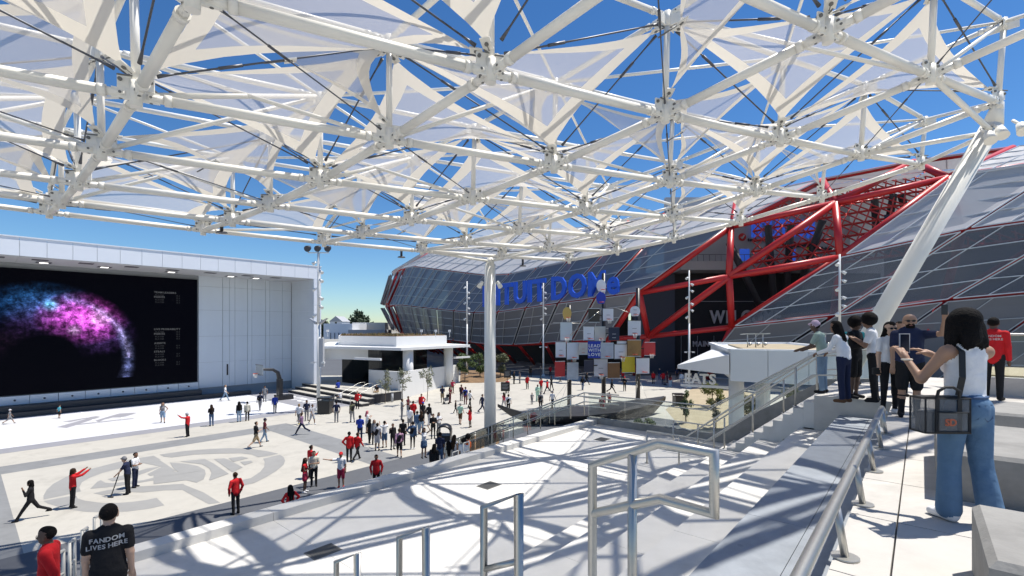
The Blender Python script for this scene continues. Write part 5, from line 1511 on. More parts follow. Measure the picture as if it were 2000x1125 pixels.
    # legs
    for n_,s in(('l',-1),('r',1)):
        hp,kn,an,to=J['hip'+n_],J['kn'+n_],J['an'+n_],J['toe'+n_]
        if bottom in('pants','wide'):
            w=1.0 if bottom=='pants' else 1.12
            A(hp,kn,.093*f**.6*w,.066*w,'bottom'); A(kn,an+v(0,0,.02),.066*w,.055*w if bottom=='pants' else .088,'bottom')
        elif bottom=='slim': A(hp,kn,.088*f**.6,.058,'bottom'); A(kn,an,.056,.04,'bottom')
        elif bottom=='shorts':
            A(hp,hp+(kn-hp)*.92,.10*f**.6,.088,'bottom'); A(hp,kn,.075,.052,'skin'); A(kn+(an-kn)*.05,kn+(an-kn)*.4,.052,.054,'skin'); A(kn+(an-kn)*.4,an,.052,.034,'skin')
        else:
            A(hp,hp+(kn-hp)*(.55 if bottom=='skirt' else .35),.10*f**.6,.11,'bottom'); A(hp,kn,.078,.05,'skin'); A(kn,kn+(an-kn)*.35,.05,.053,'skin'); A(kn+(an-kn)*.35,an,.052,.033,'skin')
        A(an+v(0,-.035,-.035),to+v(0,-.03,-.005),.046,.036,'shoe'); A(an+v(0,0,.0),an+v(0,0,-.03),.042,.045,'shoe')
    if bottom=='skirt': A(J['pel']+v(0,0,.02),J['pel']+v(0,0,-.22),.13,.165,'bottom',.85)
    return P
PAL={'red':(.52,.015,.02),'black':(.012,.012,.014),'navy':(.016,.022,.055),'blue':(.02,.05,.33),'denim':(.055,.105,.20),'ltdenim':(.20,.29,.40),'white':(.72,.72,.73),'grey':(.20,.20,.21),'ltgrey':(.42,.42,.44),'olive':(.12,.12,.07),'khaki':(.33,.25,.15),'mint':(.38,.58,.46),'teal':(.03,.22,.25),'pink':(.42,.24,.34),'maroon':(.12,.02,.03),'redshort':(.42,.03,.07),'cream':(.55,.52,.44),'brown':(.10,.055,.03),'purple':(.22,.13,.22),'yellow':(.65,.5,.05),'orange':(.6,.12,.03),'aqua':(.10,.42,.50),'sage':(.33,.42,.36),'lilac':(.5,.38,.48),'wash':(.095,.175,.285)}
for k_,v_ in PAL.items(): mat('cloth_'+k_,v_,.85,noise=.14,nscale=9,bump=.9,bscale=11,espec=.25)
SKIN={'a':(.52,.33,.23),'b':(.36,.205,.13),'c':(.20,.105,.062),'d':(.09,.05,.034)}
for k_,v_ in SKIN.items(): mat('skin_'+k_,v_,.55,noise=.06,nscale=14)
HAIR={'bk':(.008,.007,.007),'br':(.035,.02,.012),'gy':(.30,.29,.28),'pk':(.45,.12,.16),'bl':(.25,.16,.07)}
for k_,v_ in HAIR.items(): mat('hair_'+k_,v_,.8,noise=.4,nscale=40,bump=.8,bscale=70,espec=.12)
def person(label,x,y,z,heading,h=1.75,top='tee',tc='black',bottom='pants',bc_='black',hair='short',hc='bk',skin='b',shoe='black',hat=None,la='down',ra='down',stride=0,sit=False,lean=0,female=False,fat=1.0,cell=.034,k=.018,extra=None,group=None,J=None,hands=False,knee=0,belt=True):
    if J is None: J=skeleton(h,la,ra,stride,sit,lean,knee,female,fat)
    if sit:                                            # seat height on the ground given
        pass
    P=prims_for(J,top,bottom,hair,hat,female,fat,simple_hand=not hands)
    if extra: P=extra(J,P)
    V,Q,lab,fld=mesh_prims(P,cell,k)
    labs=['skin','top','bottom','hair','shoe','hat','x1','x2']
    mats=['skin_'+skin,'cloth_'+tc,'cloth_'+bc_,'hair_'+hc,'cloth_'+shoe,'cloth_'+(hat or 'black'),'cloth_white','cloth_black']
    if hands:
        VV=[V];QQ=[Q];n0=len(V)
        for n_,s in(('l',-1),('r',1)):
            v2,q2,l2,_=mesh_prims(hand_prims(J,n_,s,hands.get(n_,.4)),.0055,.006); VV.append(v2);QQ.append(q2+n0);n0+=len(v2);lab=lab+['skin']*len(q2)
        V=np.concatenate(VV);Q=np.concatenate(QQ)
    a=-R(heading); ca,sa=math.cos(a),math.sin(a)
    me=bpy.data.meshes.new('person'); Vr=np.stack([V[:,0]*ca-V[:,1]*sa,V[:,0]*sa+V[:,1]*ca,V[:,2]],1)
    me.vertices.add(len(Vr)); me.vertices.foreach_set('co',Vr.ravel())
    me.loops.add(4*len(Q)); me.loops.foreach_set('vertex_index',Q.ravel())
    me.polygons.add(len(Q)); me.polygons.foreach_set('loop_start',np.arange(len(Q))*4); me.polygons.foreach_set('loop_total',np.full(len(Q),4))
    for m_ in mats: me.materials.append(MATS[m_])
    me.polygons.foreach_set('material_index',[labs.index(l) for l in lab]); me.polygons.foreach_set('use_smooth',[True]*len(Q))
    me.update(); me.validate()
    o=bpy.data.objects.new('person',me); COL.objects.link(o); o.location=(x,y,z); ORG[o.name]=(x,y,z)
    tag(o,label,'person',group)
    def W(p): p=np.array(p,float); return np.array((x+p[0]*ca-p[1]*sa,y+p[0]*sa+p[1]*ca,z+p[2]))
    return o,J,W,fld
def hand_prims(J,n_,s,curl):
    """palm, four fingers of unequal length with two bends, and a thumb leaving the side of the palm"""
    f=U3(J['fd'+n_]); wr=J['wr'+n_]; k=J['k']
    up=np.array((0,0,1.)) if abs(f[2])<.8 else np.array((0,1.,0))
    side=U3(np.cross(f,up)); nrm=U3(np.cross(side,f)); P=[]
    if s<0: side=-side
    def A(a,b,ra,rb): P.append((a,b,ra*k,rb*k,'skin',1.0))
    A(wr-f*.03,wr+f*.02,.026,.027)
    for q in(-.026,0,.026): A(wr+f*.02+side*q*.7*k,wr+f*.085*k+side*q*k,.017,.0155)
    for i,(q,L) in enumerate(((-.031,.072),(-.011,.082),(.0105,.076),(.031,.058))):
        p=wr+f*.088*k+side*q*k; d=f; c=curl*1.1
        for seg in range(3):
            l=L*k*(.45,.3,.25)[seg]; a=c*(.6+.55*seg); d2=U3(f*math.cos(a)-nrm*math.sin(a)); e=p+d2*l; A(p,e,.0095-.0008*seg,.0088-.0008*seg); p=e
    p=wr+f*.03*k-side*.028*k*1.0; d=U3(f*.65-side*.65-nrm*.35); e=p+d*.042*k; A(p,e,.0125,.011); e2=e+U3(f*.85-side*.2-nrm*.45*(1+curl))*.034*k; A(e,e2,.0105,.009)
    return P

# ---------------------------------------------------------------- the crowd on the plaza
BLK=dict(bottom='pants',bc_='black')
RJ=dict(top='jacket',tc='red',**BLK)
PEOPLE=[
# label, px, py(feet), heading, options
('child in a pale cap running at the left end of the court',19,828,90,dict(h=1.25,top='tee',tc='grey',bottom='shorts',bc_='grey',hat='white',stride=28,la='swingf',ra='swingb')),
('child in a turquoise shirt standing at mid court',116,817,60,dict(h=1.15,tc='aqua',bottom='shorts',bc_='black',skin='a',hc='br',la='swingb')),
('person in white at the shaded base of the screen, left one',192,786,90,dict(h=1.6,tc='ltgrey',bottom='shorts',bc_='ltgrey',stride=15)),
('person in dark clothes at the shaded base of the screen, right one',254,780,200,dict(h=1.55,tc='navy',bottom='shorts',bc_='navy')),
('woman with long hair and pale blue shorts walking on the court',318,826,180,dict(h=1.7,top='tank',tc='grey',bottom='shorts',bc_='ltdenim',hair='xlong',hc='br',female=True,stride=12,la='hip',skin='b')),
('person in red jacket and grey cap raising a phone by the court edge',366,853,-60,dict(h=1.72,**RJ,hat='ltgrey',la='raise',skin='b',hc='gy')),
('woman in dark top and jeans holding a phone at the court edge',413,832,-20,dict(h=1.7,top='long',tc='black',bottom='pants',bc_='denim',hair='long',female=True,la='phone',ra='phone')),
('woman with long dark hair and light jeans watching the court',467,824,-15,dict(h=1.7,top='long',tc='black',bottom='pants',bc_='ltdenim',hair='xlong',female=True)),
('person in cream sweater and dark trousers beside the long-haired woman',483,822,-5,dict(h=1.62,top='hood',tc='cream',bottom='pants',bc_='black')),
('man in white shirt and pale jeans walking at the far side of the court',440,783,100,dict(h=1.75,tc='white',bottom='pants',bc_='ltdenim',stride=22,hc='bl',skin='a',ra='swingf')),
('man in dark shirt and grey trousers near the hoop',508,802,20,dict(h=1.75,tc='navy',bottom='pants',bc_='grey',stride=16)),
('person in dark grey standing behind the hoop stand',517,785,170,dict(h=1.7,tc='grey',bottom='pants',bc_='grey')),
('person in blue jacket and black trousers below the hoop',537,806,10,dict(h=1.65,top='jacket',tc='blue',**BLK,stride=8)),
('man in black tee and khaki shorts walking past the emblem',500,875,70,dict(h=1.78,tc='black',bottom='shorts',bc_='khaki',stride=24,ra='chest',hair='short',skin='a',shoe='grey',hc='br')),
('person in dark cap and pale jeans walking beside the khaki shorts',517,864,75,dict(h=1.66,tc='maroon',bottom='pants',bc_='ltdenim',hat='navy',stride=14,female=True,la='swingf')),
('woman in black walking left with a phone at her ear',60,1014,-80,dict(h=1.7,top='long',tc='black',bottom='pants',bc_='black',hair='scarf',stride=30,la='ear',ra='down',female=True)),
('person in red jacket photographing with both arms raised on the emblem',142,992,75,dict(h=1.72,**RJ,hair='scarf',la='raise',ra='raise',skin='c')),
('man in navy and cap sweeping the emblem with a long pole',249,965,-70,dict(h=1.78,tc='navy',bottom='pants',bc_='black',hat='grey',la='sweep',lean=10,skin='a',fat=1.1)),
('person in white top half hidden behind the sweeping man',264,952,120,dict(h=1.72,top='tee',tc='white',bottom='pants',bc_='navy',skin='c')),
('man in red jacket seen from behind at the terrace edge',460,1004,-30,dict(h=1.76,**RJ,la='pocket',ra='pocket',skin='c')),
('woman in a red dress holding a drink near the terrace edge',596,962,110,dict(h=1.66,top='tank',tc='red',bottom='skirt',bc_='redshort',hair='xlong',hc='br',female=True,la='chest',ra='chest',shoe='white')),
('man in white tee with dark backpack straps beside the red dress',613,950,180,dict(h=1.76,tc='cream',bottom='pants',bc_='black',skin='b',la='chest',ra='chest',fat=1.1)),
('person in orange-red jacket behind the man with backpack straps',607,934,60,dict(h=1.72,top='jacket',tc='red',bottom='pants',bc_='black',skin='c')),
('man in white tee, red shorts and red cap pointing left',666,953,195,dict(h=1.75,tc='white',bottom='shorts',bc_='redshort',hat='red',shoe='red',ra='point',la='down',skin='b',fat=1.08)),
('man in red jacket with hands in pockets facing the grandstand',735,958,185,dict(h=1.74,**RJ,la='pocket',ra='pocket',skin='c')),
('man in red jacket seen from behind, left of a walking pair',682,902,5,dict(h=1.76,**RJ,la='hip',skin='c')),
('man in red jacket walking, right of the pair',698,899,40,dict(h=1.7,**RJ,stride=24,skin='c')),
('person in navy trousers striding left by the plaza corner',589,849,-70,dict(h=1.7,tc='purple',bottom='pants',bc_='navy',stride=30,la='chest',shoe='white',hc='br')),
('person in white top and grey trousers by the corner mast',584,829,20,dict(h=1.7,tc='white',bottom='pants',bc_='grey',stride=18,shoe='yellow',hc='bl')),
('person in navy shirt in the group by the corner mast',599,822,170,dict(h=1.74,tc='navy',bottom='pants',bc_='grey')),
('person in grey tee and shorts in the group by the corner mast',610,829,140,dict(h=1.65,tc='ltgrey',bottom='shorts',bc_='ltgrey',stride=14,shoe='white')),
('man in dark tee and grey trousers standing right of the bin',657,825,5,dict(h=1.76,tc='navy',bottom='pants',bc_='grey',skin='b',la='pocket',ra='pocket')),
('man in olive shirt and dark trousers standing on the plaza',688,825,-30,dict(h=1.76,tc='olive',bottom='pants',bc_='grey',stride=6,ra='phone')),
('person in red jacket in front of the plinth steps',698,799,190,dict(h=1.72,**RJ,la='hip')),
('person in blue number jersey at the left of the crowd',703,862,10,dict(h=1.8,tc='blue',bottom='pants',bc_='navy',hair='bun',skin='c',fat=1.1)),
('woman with pink hair and white top holding a phone',717,846,70,dict(h=1.66,tc='white',bottom='shorts',bc_='ltgrey',hair='long',hc='pk',female=True,la='phone',ra='phone')),
('woman in dark clothes crowding behind the blue jersey',722,866,30,dict(h=1.64,tc='black',bottom='pants',bc_='black',hair='long',female=True,stride=10)),
('woman with long black hair and dark jacket in the crowd',731,868,160,dict(h=1.66,top='long',tc='grey',bottom='pants',bc_='black',hair='xlong',female=True)),
('man in loose grey tee and shorts in front of the crowd',737,880,20,dict(h=1.76,tc='ltgrey',bottom='shorts',bc_='ltgrey',skin='c',fat=1.18,la='phone')),
('man in white tee and denim shorts taking a photo in the crowd',751,874,-15,dict(h=1.74,tc='white',bottom='shorts',bc_='denim',skin='b',la='raise',ra='raise')),
('person in black outfit with raised hand in the crowd',767,878,150,dict(h=1.68,top='long',tc='black',bottom='slim',bc_='black',ra='ear',skin='b')),
('man in pink shirt and black shorts walking towards the crowd',780,893,0,dict(h=1.74,top='long',tc='pink',bottom='shorts',bc_='black',stride=12,skin='b',shoe='black')),
('person in dark tee behind the pink shirt',787,870,10,dict(h=1.74,tc='black',bottom='pants',bc_='black',skin='b')),
('man in denim jacket and slim black trousers, feet apart',806,877,15,dict(h=1.78,top='jacket',tc='denim',bottom='slim',bc_='black',shoe='white',la='hip',skin='b')),
('person in black holding a phone on the right of the crowd',846,857,170,dict(h=1.78,top='long',tc='black',bottom='slim',bc_='black',la='cross',ra='cross',hair='short',skin='b')),
('woman in white top behind the black outfit at the crowd edge',857,850,150,dict(h=1.66,tc='white',bottom='pants',bc_='grey',hair='long',female=True)),
('man in dark shirt seen in profile on the open plaza',785,820,80,dict(h=1.78,tc='grey',bottom='pants',bc_='grey',skin='c')),
('man in maroon shirt in the back row of the crowd',797,812,120,dict(h=1.74,tc='maroon',bottom='pants',bc_='grey')),
('man in red jacket with lettered back in the middle of the crowd',807,825,0,dict(h=1.78,**RJ,skin='c',fat=1.1)),
('person in red jacket at the back of the crowd by a sapling',823,806,170,dict(h=1.74,**RJ)),
('person in white hooded top in the middle of the crowd',800,838,20,dict(h=1.7,top='hood',tc='white',bottom='shorts',bc_='grey',shoe='white')),
('person in blue jacket and jeans in the middle of the crowd',815,848,-20,dict(h=1.7,top='jacket',tc='denim',bottom='pants',bc_='ltdenim')),
('woman in black top and jeans in the middle of the crowd',823,848,10,dict(h=1.68,tc='black',bottom='pants',bc_='ltdenim',hair='long',female=True)),
('person with blue cap half hidden in the crowd',826,826,150,dict(h=1.72,tc='black',bottom='pants',bc_='black',hat='blue')),
('man in dark shirt and pale trousers on the right of the crowd',838,831,40,dict(h=1.76,top='long',tc='black',bottom='pants',bc_='ltgrey',stride=10,la='back')),
('man in dark shirt and khaki shorts near the wall end',864,786,180,dict(h=1.76,tc='navy',bottom='shorts',bc_='khaki',la='phone',ra='phone')),
('woman in brown-red clothes with a pushchair by the wall end',879,787,120,dict(h=1.68,tc='maroon',bottom='pants',bc_='maroon',female=True,hair='long',la='rail',ra='rail')),
('person in red-brown sitting at the end of the white wall',884,768,180,dict(h=1.6,tc='redshort',bottom='pants',bc_='brown')),
('man in maroon shirt in a trio on the plaza',901,783,30,dict(h=1.74,tc='maroon',bottom='pants',bc_='navy')),
('man in blue shirt in the middle of a trio on the plaza',909,790,20,dict(h=1.78,tc='blue',bottom='pants',bc_='maroon')),
('person in white top at the right of a trio on the plaza',918,797,60,dict(h=1.74,tc='white',bottom='pants',bc_='black',stride=12)),
('child in black beside the man in the mint shirt',890,807,90,dict(h=1.2,tc='black',bottom='pants',bc_='black',stride=12)),
('man in mint shirt and dark shorts walking past the trio',899,829,20,dict(h=1.74,tc='mint',bottom='shorts',bc_='brown',skin='a',hc='gy',stride=10,fat=1.1)),
('woman in red dress and black tights by the white column',918,835,-60,dict(h=1.66,top='long',tc='red',bottom='skirt',bc_='red',hair='long',female=True,skin='d',la='chest')),
('man in navy walking just left of the white column',942,806,60,dict(h=1.76,top='long',tc='navy',bottom='pants',bc_='navy',stride=24)),
('woman in red top walking right of the white column',984,800,-40,dict(h=1.66,tc='redshort',bottom='pants',bc_='ltgrey',hair='long',hc='br',female=True,stride=18)),
('man in white shirt seen from behind right of the white column',993,808,10,dict(h=1.78,tc='white',bottom='pants',bc_='black',stride=10,hc='br',skin='a')),
('person in red jacket in front of the black notice sign',991,768,180,dict(h=1.7,**RJ)),
('person in long black coat near the planter bed',1004,750,120,dict(h=1.74,top='jacket',tc='black',bottom='pants',bc_='black')),
('woman in grey standing beside the long black coat',1015,749,-120,dict(h=1.66,tc='grey',bottom='pants',bc_='grey',female=True,hair='long')),
('person in red jacket alone on the open plaza',1030,760,180,dict(h=1.74,**RJ,la='phone')),
('person in black at the foot of the plaza mast',1036,737,180,dict(h=1.74,**BLK,tc='black')),
('small child with backpack near the boat bench',1039,790,150,dict(h=1.2,tc='grey',bottom='pants',bc_='grey')),
('person in loose mint clothes leading the child',1050,784,160,dict(h=1.78,top='jacket',tc='mint',bottom='wide',bc_='mint',hc='br',fat=1.15)),
('man in grey tee and dark trousers by the boat bench',1056,802,20,dict(h=1.76,tc='grey',bottom='pants',bc_='black',hc='gy')),
('man in white tee and black trousers walking by the boat bench',1079,799,40,dict(h=1.76,tc='white',bottom='pants',bc_='black',stride=12,hc='gy')),
('person in red jacket, left of three walking together',1057,766,150,dict(h=1.7,**RJ)),
('person in red jacket striding, middle of three walking together',1069,769,-60,dict(h=1.74,**RJ,stride=26)),
('person in black, right of three walking together',1077,763,-50,dict(h=1.78,top='long',tc='black',**BLK,stride=10)),
('person in red jacket at the shade edge beyond the mast',1075,735,180,dict(h=1.7,**RJ)),
('person in dark top and jeans under the left backboards',1138,762,20,dict(h=1.74,top='long',tc='black',bottom='pants',bc_='denim',stride=8)),
('man in black walking under the left backboards',1146,752,80,dict(h=1.76,top='long',tc='black',**BLK,stride=26)),
('person in black striding under the middle backboards',1195,768,90,dict(h=1.76,top='long',tc='black',**BLK,stride=30)),
('person in red cap and black clothes under the right backboards',1220,764,180,dict(h=1.76,top='long',tc='black',**BLK,hat='red')),
('person in long red robe standing behind the terrace glass',1176,812,20,dict(h=1.78,top='jacket',tc='redshort',bottom='wide',bc_='redshort',hat='red')),
('child in red and black beside the long red robe',1190,796,160,dict(h=1.5,tc='red',**BLK)),
('person in red jacket right of the white backboard',1276,750,180,dict(h=1.74,**RJ)),
('person in dark blue in the group by the entrance',1288,742,150,dict(h=1.74,top='long',tc='navy',bottom='pants',bc_='denim')),
('person in bright red jacket facing the entrance',1295,751,0,dict(h=1.76,top='jacket',tc='red',bottom='pants',bc_='navy',fat=1.15)),
('woman in maroon in the group by the entrance',1303,748,120,dict(h=1.68,tc='maroon',bottom='pants',bc_='maroon',hair='long',female=True)),
('woman in pale blue jeans in the group by the entrance',1309,757,20,dict(h=1.68,tc='maroon',bottom='wide',bc_='ltdenim',female=True,hair='long')),
('person in white hood left of the food kiosk sign',1331,752,170,dict(h=1.72,top='hood',tc='white',bottom='pants',bc_='ltgrey')),
('person in dark clothes by the far entrance doors',1322,741,180,dict(h=1.74,tc='navy',**BLK)),
('person in red jacket in the shade behind the yellow backboard',1216,745,180,dict(h=1.72,**RJ)),
('person in black in the shade behind the middle backboards',1170,740,180,dict(h=1.74,**BLK,tc='black')),
]
rp=random.Random(3)
for lab,px,py,hd,op in PEOPLE:
    x,y,_=G(px,py); op=dict(op)
    if 'skin' not in op: op['skin']=rp.choice('abbccd')
    if 'hc' not in op: op['hc']=rp.choice(['bk','bk','br'])
    if 'la' not in op and 'ra' not in op and not op.get('stride') and rp.random()<.6:
        op['la'],op['ra']=rp.choice([('pocket','down'),('phone','phone'),('hip','down'),('cross','cross'),('down','phone'),('back','back')])
    elif op.get('stride') and 'la' not in op and 'ra' not in op: op['la'],op['ra']=('swingb','swingf')
    if rp.random()<.28 and op.get('h',1.75)>1.5 and op.get('hair') not in('xlong',):
        op['extra']=lambda J,P:P+[(J['ch']+np.array((-.05,-.17,-.20)),J['ch']+np.array((.05,-.16,.02)),.115,.105,'x2',.8),(J['shl']+np.array((.07,.06,-.2)),J['shl']+np.array((.08,.0,.06)),.022,.022,'x2',1.0),(J['shr']+np.array((-.07,.06,-.2)),J['shr']+np.array((-.08,.0,.06)),.022,.022,'x2',1.0)]
    person(lab,x,y,0,hd+math.degrees(math.atan2(x,y)),**op)
# sitting on the plinth steps
def sit_at(lab,s,t,z,hd,**op):
    x,y,_=ST(s,t,0); J=skeleton(op.pop('h',1.72),op.pop('la','lap'),op.pop('ra','lap'),0,True,op.pop('lean',12))
    dz=J['hipl'][2]-.09
    person(lab,x,y,z-dz,hd,J=J,**op)
sit_at('person in blue jacket sitting on the upper plinth step',28.3,50.5,.99,-40,top='jacket',tc='blue',skin='c')
sit_at('person in black sitting on the right end of the plinth steps',29.2,44.1,.99,200,top='tee',tc='black',bottom='shorts',bc_='khaki',skin='b')
sit_at('person in white sitting low beside the square bin',26.6,47.0,.33,-60,top='tee',tc='white',bottom='shorts',bc_='grey',skin='a')
# people on the lower steps behind the terrace edge
def at(px,py,Y): return D(px,py,Y)
LOW=[('woman with long black hair in red jacket sitting below the terrace edge',567,948,19.0,-20,dict(h=1.66,top='jacket',tc='red',bottom='pants',bc_='black',hair='xlong',female=True,la='hip',ra='hip',skin='c')),
('woman in white tank and denim skirt with raised arms by the hooded bin',828,836,26.5,150,dict(h=1.68,top='tank',tc='white',bottom='skirt',bc_='denim',hair='long',female=True,la='head',ra='head',skin='b')),
('person with black hair and dark top at the railing left of the bin',848,868,23.5,20,dict(h=1.68,top='long',tc='black',bottom='pants',bc_='black',hair='long',skin='c')),
('person in blue top leaning by the hooded bin',859,846,24.5,10,dict(h=1.72,top='tee',tc='navy',bottom='pants',bc_='denim',hair='short',skin='c',lean=10)),
('woman with long black hair and beige top at the railing',876,862,22.5,-10,dict(h=1.66,top='tee',tc='cream',bottom='pants',bc_='cream',hair='xlong',female=True,skin='b')),
('woman with long hair in white beside the beige top',887,850,22.6,30,dict(h=1.66,top='tank',tc='white',bottom='pants',bc_='grey',hair='xlong',hc='br',female=True,skin='b')),
('person with big black hair and white top at the right of the railing',906,858,21.8,20,dict(h=1.66,top='tee',tc='white',bottom='pants',bc_='denim',hair='fro',skin='c')),
('person in orange top behind the big black hair',914,850,22.6,60,dict(h=1.7,top='tee',tc='orange',bottom='pants',bc_='denim',hair='fro',skin='c'))]
for lab,px,pyh,Y,hd,op in LOW:
    p=at(px,pyh,Y); person(lab,p[0],p[1],p[2]-op['h'],hd+math.degrees(math.atan2(p[0],p[1])),**op)
# handrail frames in front of them
for k,(px,py,Y,lab) in enumerate(((905,862,20.6,'cream step handrail between the big black hair and the planter'),(884,880,20.2,'cream step handrail in front of the woman in white'),(848,905,19.6,'cream step handrail in front of the person in dark top'),(832,918,19.2,'cream step handrail left end of the row by the bin'))):
    lowrail(lab,[(px,py+4),(px+11,py)],Y,0)
# pole of the sweeper, pushchair
x,y,_=G(249,965); p=np.array(D(232,929,y-.15)); e=np.array(G(216,972)); tag(MB().tube(e,p+np.array((.1,0,.35)),.022,n=6).tube(e-np.array((.12,0,0)),e+np.array((.12,0,.03)),.035,n=6).build('sweeping_pole','black_paint'),'long sweeping pole held by the man in navy','pole')
x,y,_=G(872,789); pc=thing('pushchair','small grey pushchair pushed by the woman in brown-red','pushchair',(x,y,0))
MB().obox((x,y,.5),(.22,0,.05),(0,.18,0),(-.05,0,.16)).build('seat','cloth_grey',parent=pc); MB().obox((x+.15,y,.85),(.16,0,.02),(0,.18,0),(0,0,.14)).build('hood','cloth_black',parent=pc)
for dx,dy in((-.25,-.2),(-.25,.2),(.25,-.2),(.25,.2)): MB().tube((x+dx,y+dy-.02,.1),(x+dx,y+dy+.02,.1),.1,n=12).build('wheel','cloth_black',parent=pc)
MB().path([(x-.25,y,.1),(x,y,.45),(x+.35,y,1.0)],.02,6).build('frame','stainless',parent=pc)
# ================================================================ people close to the viewer
def back_y(fld,x,z,front=False):
    F,lo,h=fld; i=(x-lo[0])/h; kz=(z-lo[2])/h; i0=int(i); k0=int(kz); fi=i-i0; fk=kz-k0
    col=(F[i0,:,k0]*(1-fi)+F[i0+1,:,k0]*fi)*(1-fk)+(F[i0,:,k0+1]*(1-fi)+F[i0+1,:,k0+1]*fi)*fk
    ins=np.where(col<0)[0]
    if not len(ins): return 0.0
    j=ins[0] if not front else ins[-1]
    if not front: t=col[j-1]/(col[j-1]-col[j]); return lo[1]+(j-1+t)*h
    t=col[j]/(col[j]-col[j+1]); return lo[1]+(j+t)*h
def back_text(o,W,fld,lines,size,z0,dz,name,m='cloth_white',gap=.004,skew=0.0):
    b=MB()
    for k,l in enumerate(lines):
        v,f=text_mesh(l,size,.0005,spacing=.8); v[:,0]*=1.0
        P=[]
        for p in v: xx=p[0]; zz=z0-dz*k+p[1]+xx*skew; P.append(W((xx,back_y(fld,xx,zz)-gap,zz)))
        b.add(P,f)
    b.build(name,m,parent=o)
def head_bits(o,J,W,glasses=True,beard=None,brow='hair_bk'):
    k=J['k']; h=J['hd']
    v=lambda *a:h+np.array(a)*k
    if glasses:
        g=MB()
        for s in(-1,1):
            n=10; ring=[W(v(s*(.036+.026*math.cos(2*math.pi*q/n)),.098-.016*abs(math.cos(2*math.pi*q/n)),.014+.02*math.sin(2*math.pi*q/n))) for q in range(n)]
            ring2=[W(v(s*(.036+.026*math.cos(2*math.pi*q/n)),.108-.016*abs(math.cos(2*math.pi*q/n)),.014+.02*math.sin(2*math.pi*q/n))) for q in range(n)]
            g.add(ring+ring2,[tuple(range(n)),tuple(range(2*n-1,n-1,-1))]+[(q,(q+1)%n,(q+1)%n+n,q+n) for q in range(n)])
            g.bar(W(v(s*.06,.09,.02)),W(v(s*.092,-.01,.018)),.006,.008)
        g.bar(W(v(-.014,.104,.02)),W(v(.014,.104,.02)),.005,.007)
        g.build('sunglasses','black_paint',parent=o)
    else:
        e=MB()
        for s in(-1,1): e.ball(W(v(s*.034,.083,.012)),.010*k,8,6)
        e.build('eyes','hair_bk',parent=o)
    l=MB().path([W(v(-.024,.086,-.062)),W(v(0,.096,-.061)),W(v(.024,.086,-.062))],.006,6); l.build('lips',mat('lip',(.30,.10,.09),.5),parent=o)
def phone(o_label,c,ax,ay,w=.038,hh=.078,case='black_paint'):
    c=np.array(c); ax=U3(ax); ay=U3(ay-ax*np.dot(ax,ay)); n=np.cross(ax,ay)
    p=thing('phone',o_label,'phone',tuple(c))
    MB().obox(c,ax*w,ay*hh,n*.0042).build('case',case,parent=p)
    MB().path([c+ax*w*a+ay*hh*b for a,b in((-1,-1),(1,-1),(1,1),(-1,1),(-1,-1))],.005,6).build('bumper',case,parent=p)
    MB().obox(c+n*.0046,ax*w*.93,ay*hh*.95,n*.0004).build('screen',mat('phone_screen',(.02,.025,.04),.12),parent=p)
    MB().obox(c-n*.0052+ay*hh*.7+ax*w*.45,ax*w*.35,ay*hh*.16,n*.001).build('camera_bump','black_paint',parent=p)
def pl(px,py): return G(px,py,ZP)
CE=.0135
# --- man in black work shirt seen from behind
x,y=-788/930*6.0,6.0
o,J,W,fld=person('man in black shirt reading fandom lives here, seen from behind',x,y,ZT,-30,h=1.73,top='tee',tc='black',bottom='pants',bc_='black',hair='short',skin='a',la='down',ra='down',fat=1.12,cell=CE,hands={'l':.5,'r':.5})
back_text(o,W,fld,['FANDOM','LIVES HERE'],.078,J['ch'][2]+.07,.082,'shirt_lettering',skew=.05)
col_=MB().path([W(J['nk']+np.array((.062*math.cos(a),.05*math.sin(a)-.005,-.03+.012*math.sin(a)))) for a in np.linspace(0,2*math.pi,17)],.014,6); col_.build('collar','cloth_black',parent=o)
c=W(J['hal']+np.array((.0,.02,-.06))); tag(MB().tube(c-np.array((0,0,.06)),c+np.array((0,0,.06)),.034,.042,n=16).tube(c+np.array((0,0,.06)),c+np.array((0,0,.068)),.044,n=16).build('paper_cup','cloth_white'),'white cup in the left hand of the man in black shirt','cup')
# --- man in red jacket going down the stairs
y=7.2; x=-905/930*y
o,J,W,fld=person('man in red jacket and glasses walking down at bottom left',x,y,3.2,-118,h=1.76,top='jacket',tc='red',bottom='slim',bc_='black',hair='short',skin='d',la='swingb',ra='down',stride=8,cell=.017)
g=MB()
for s in(-1,1): g.path([W(J['hd']+np.array((s*.036+.024*math.cos(a),.1,.014+.018*math.sin(a)))) for a in np.linspace(0,2*math.pi,11)],.003,5); g.bar(W(J['hd']+np.array((s*.06,.095,.016))),W(J['hd']+np.array((s*.09,-.01,.016))),.004,.004)
g.build('glasses','black_paint',parent=o)
MB().path([W(J['ch']+np.array((0,.118-.004*q,.12-.06*q))) for q in range(6)],.006,5).build('zip','cloth_white',parent=o)
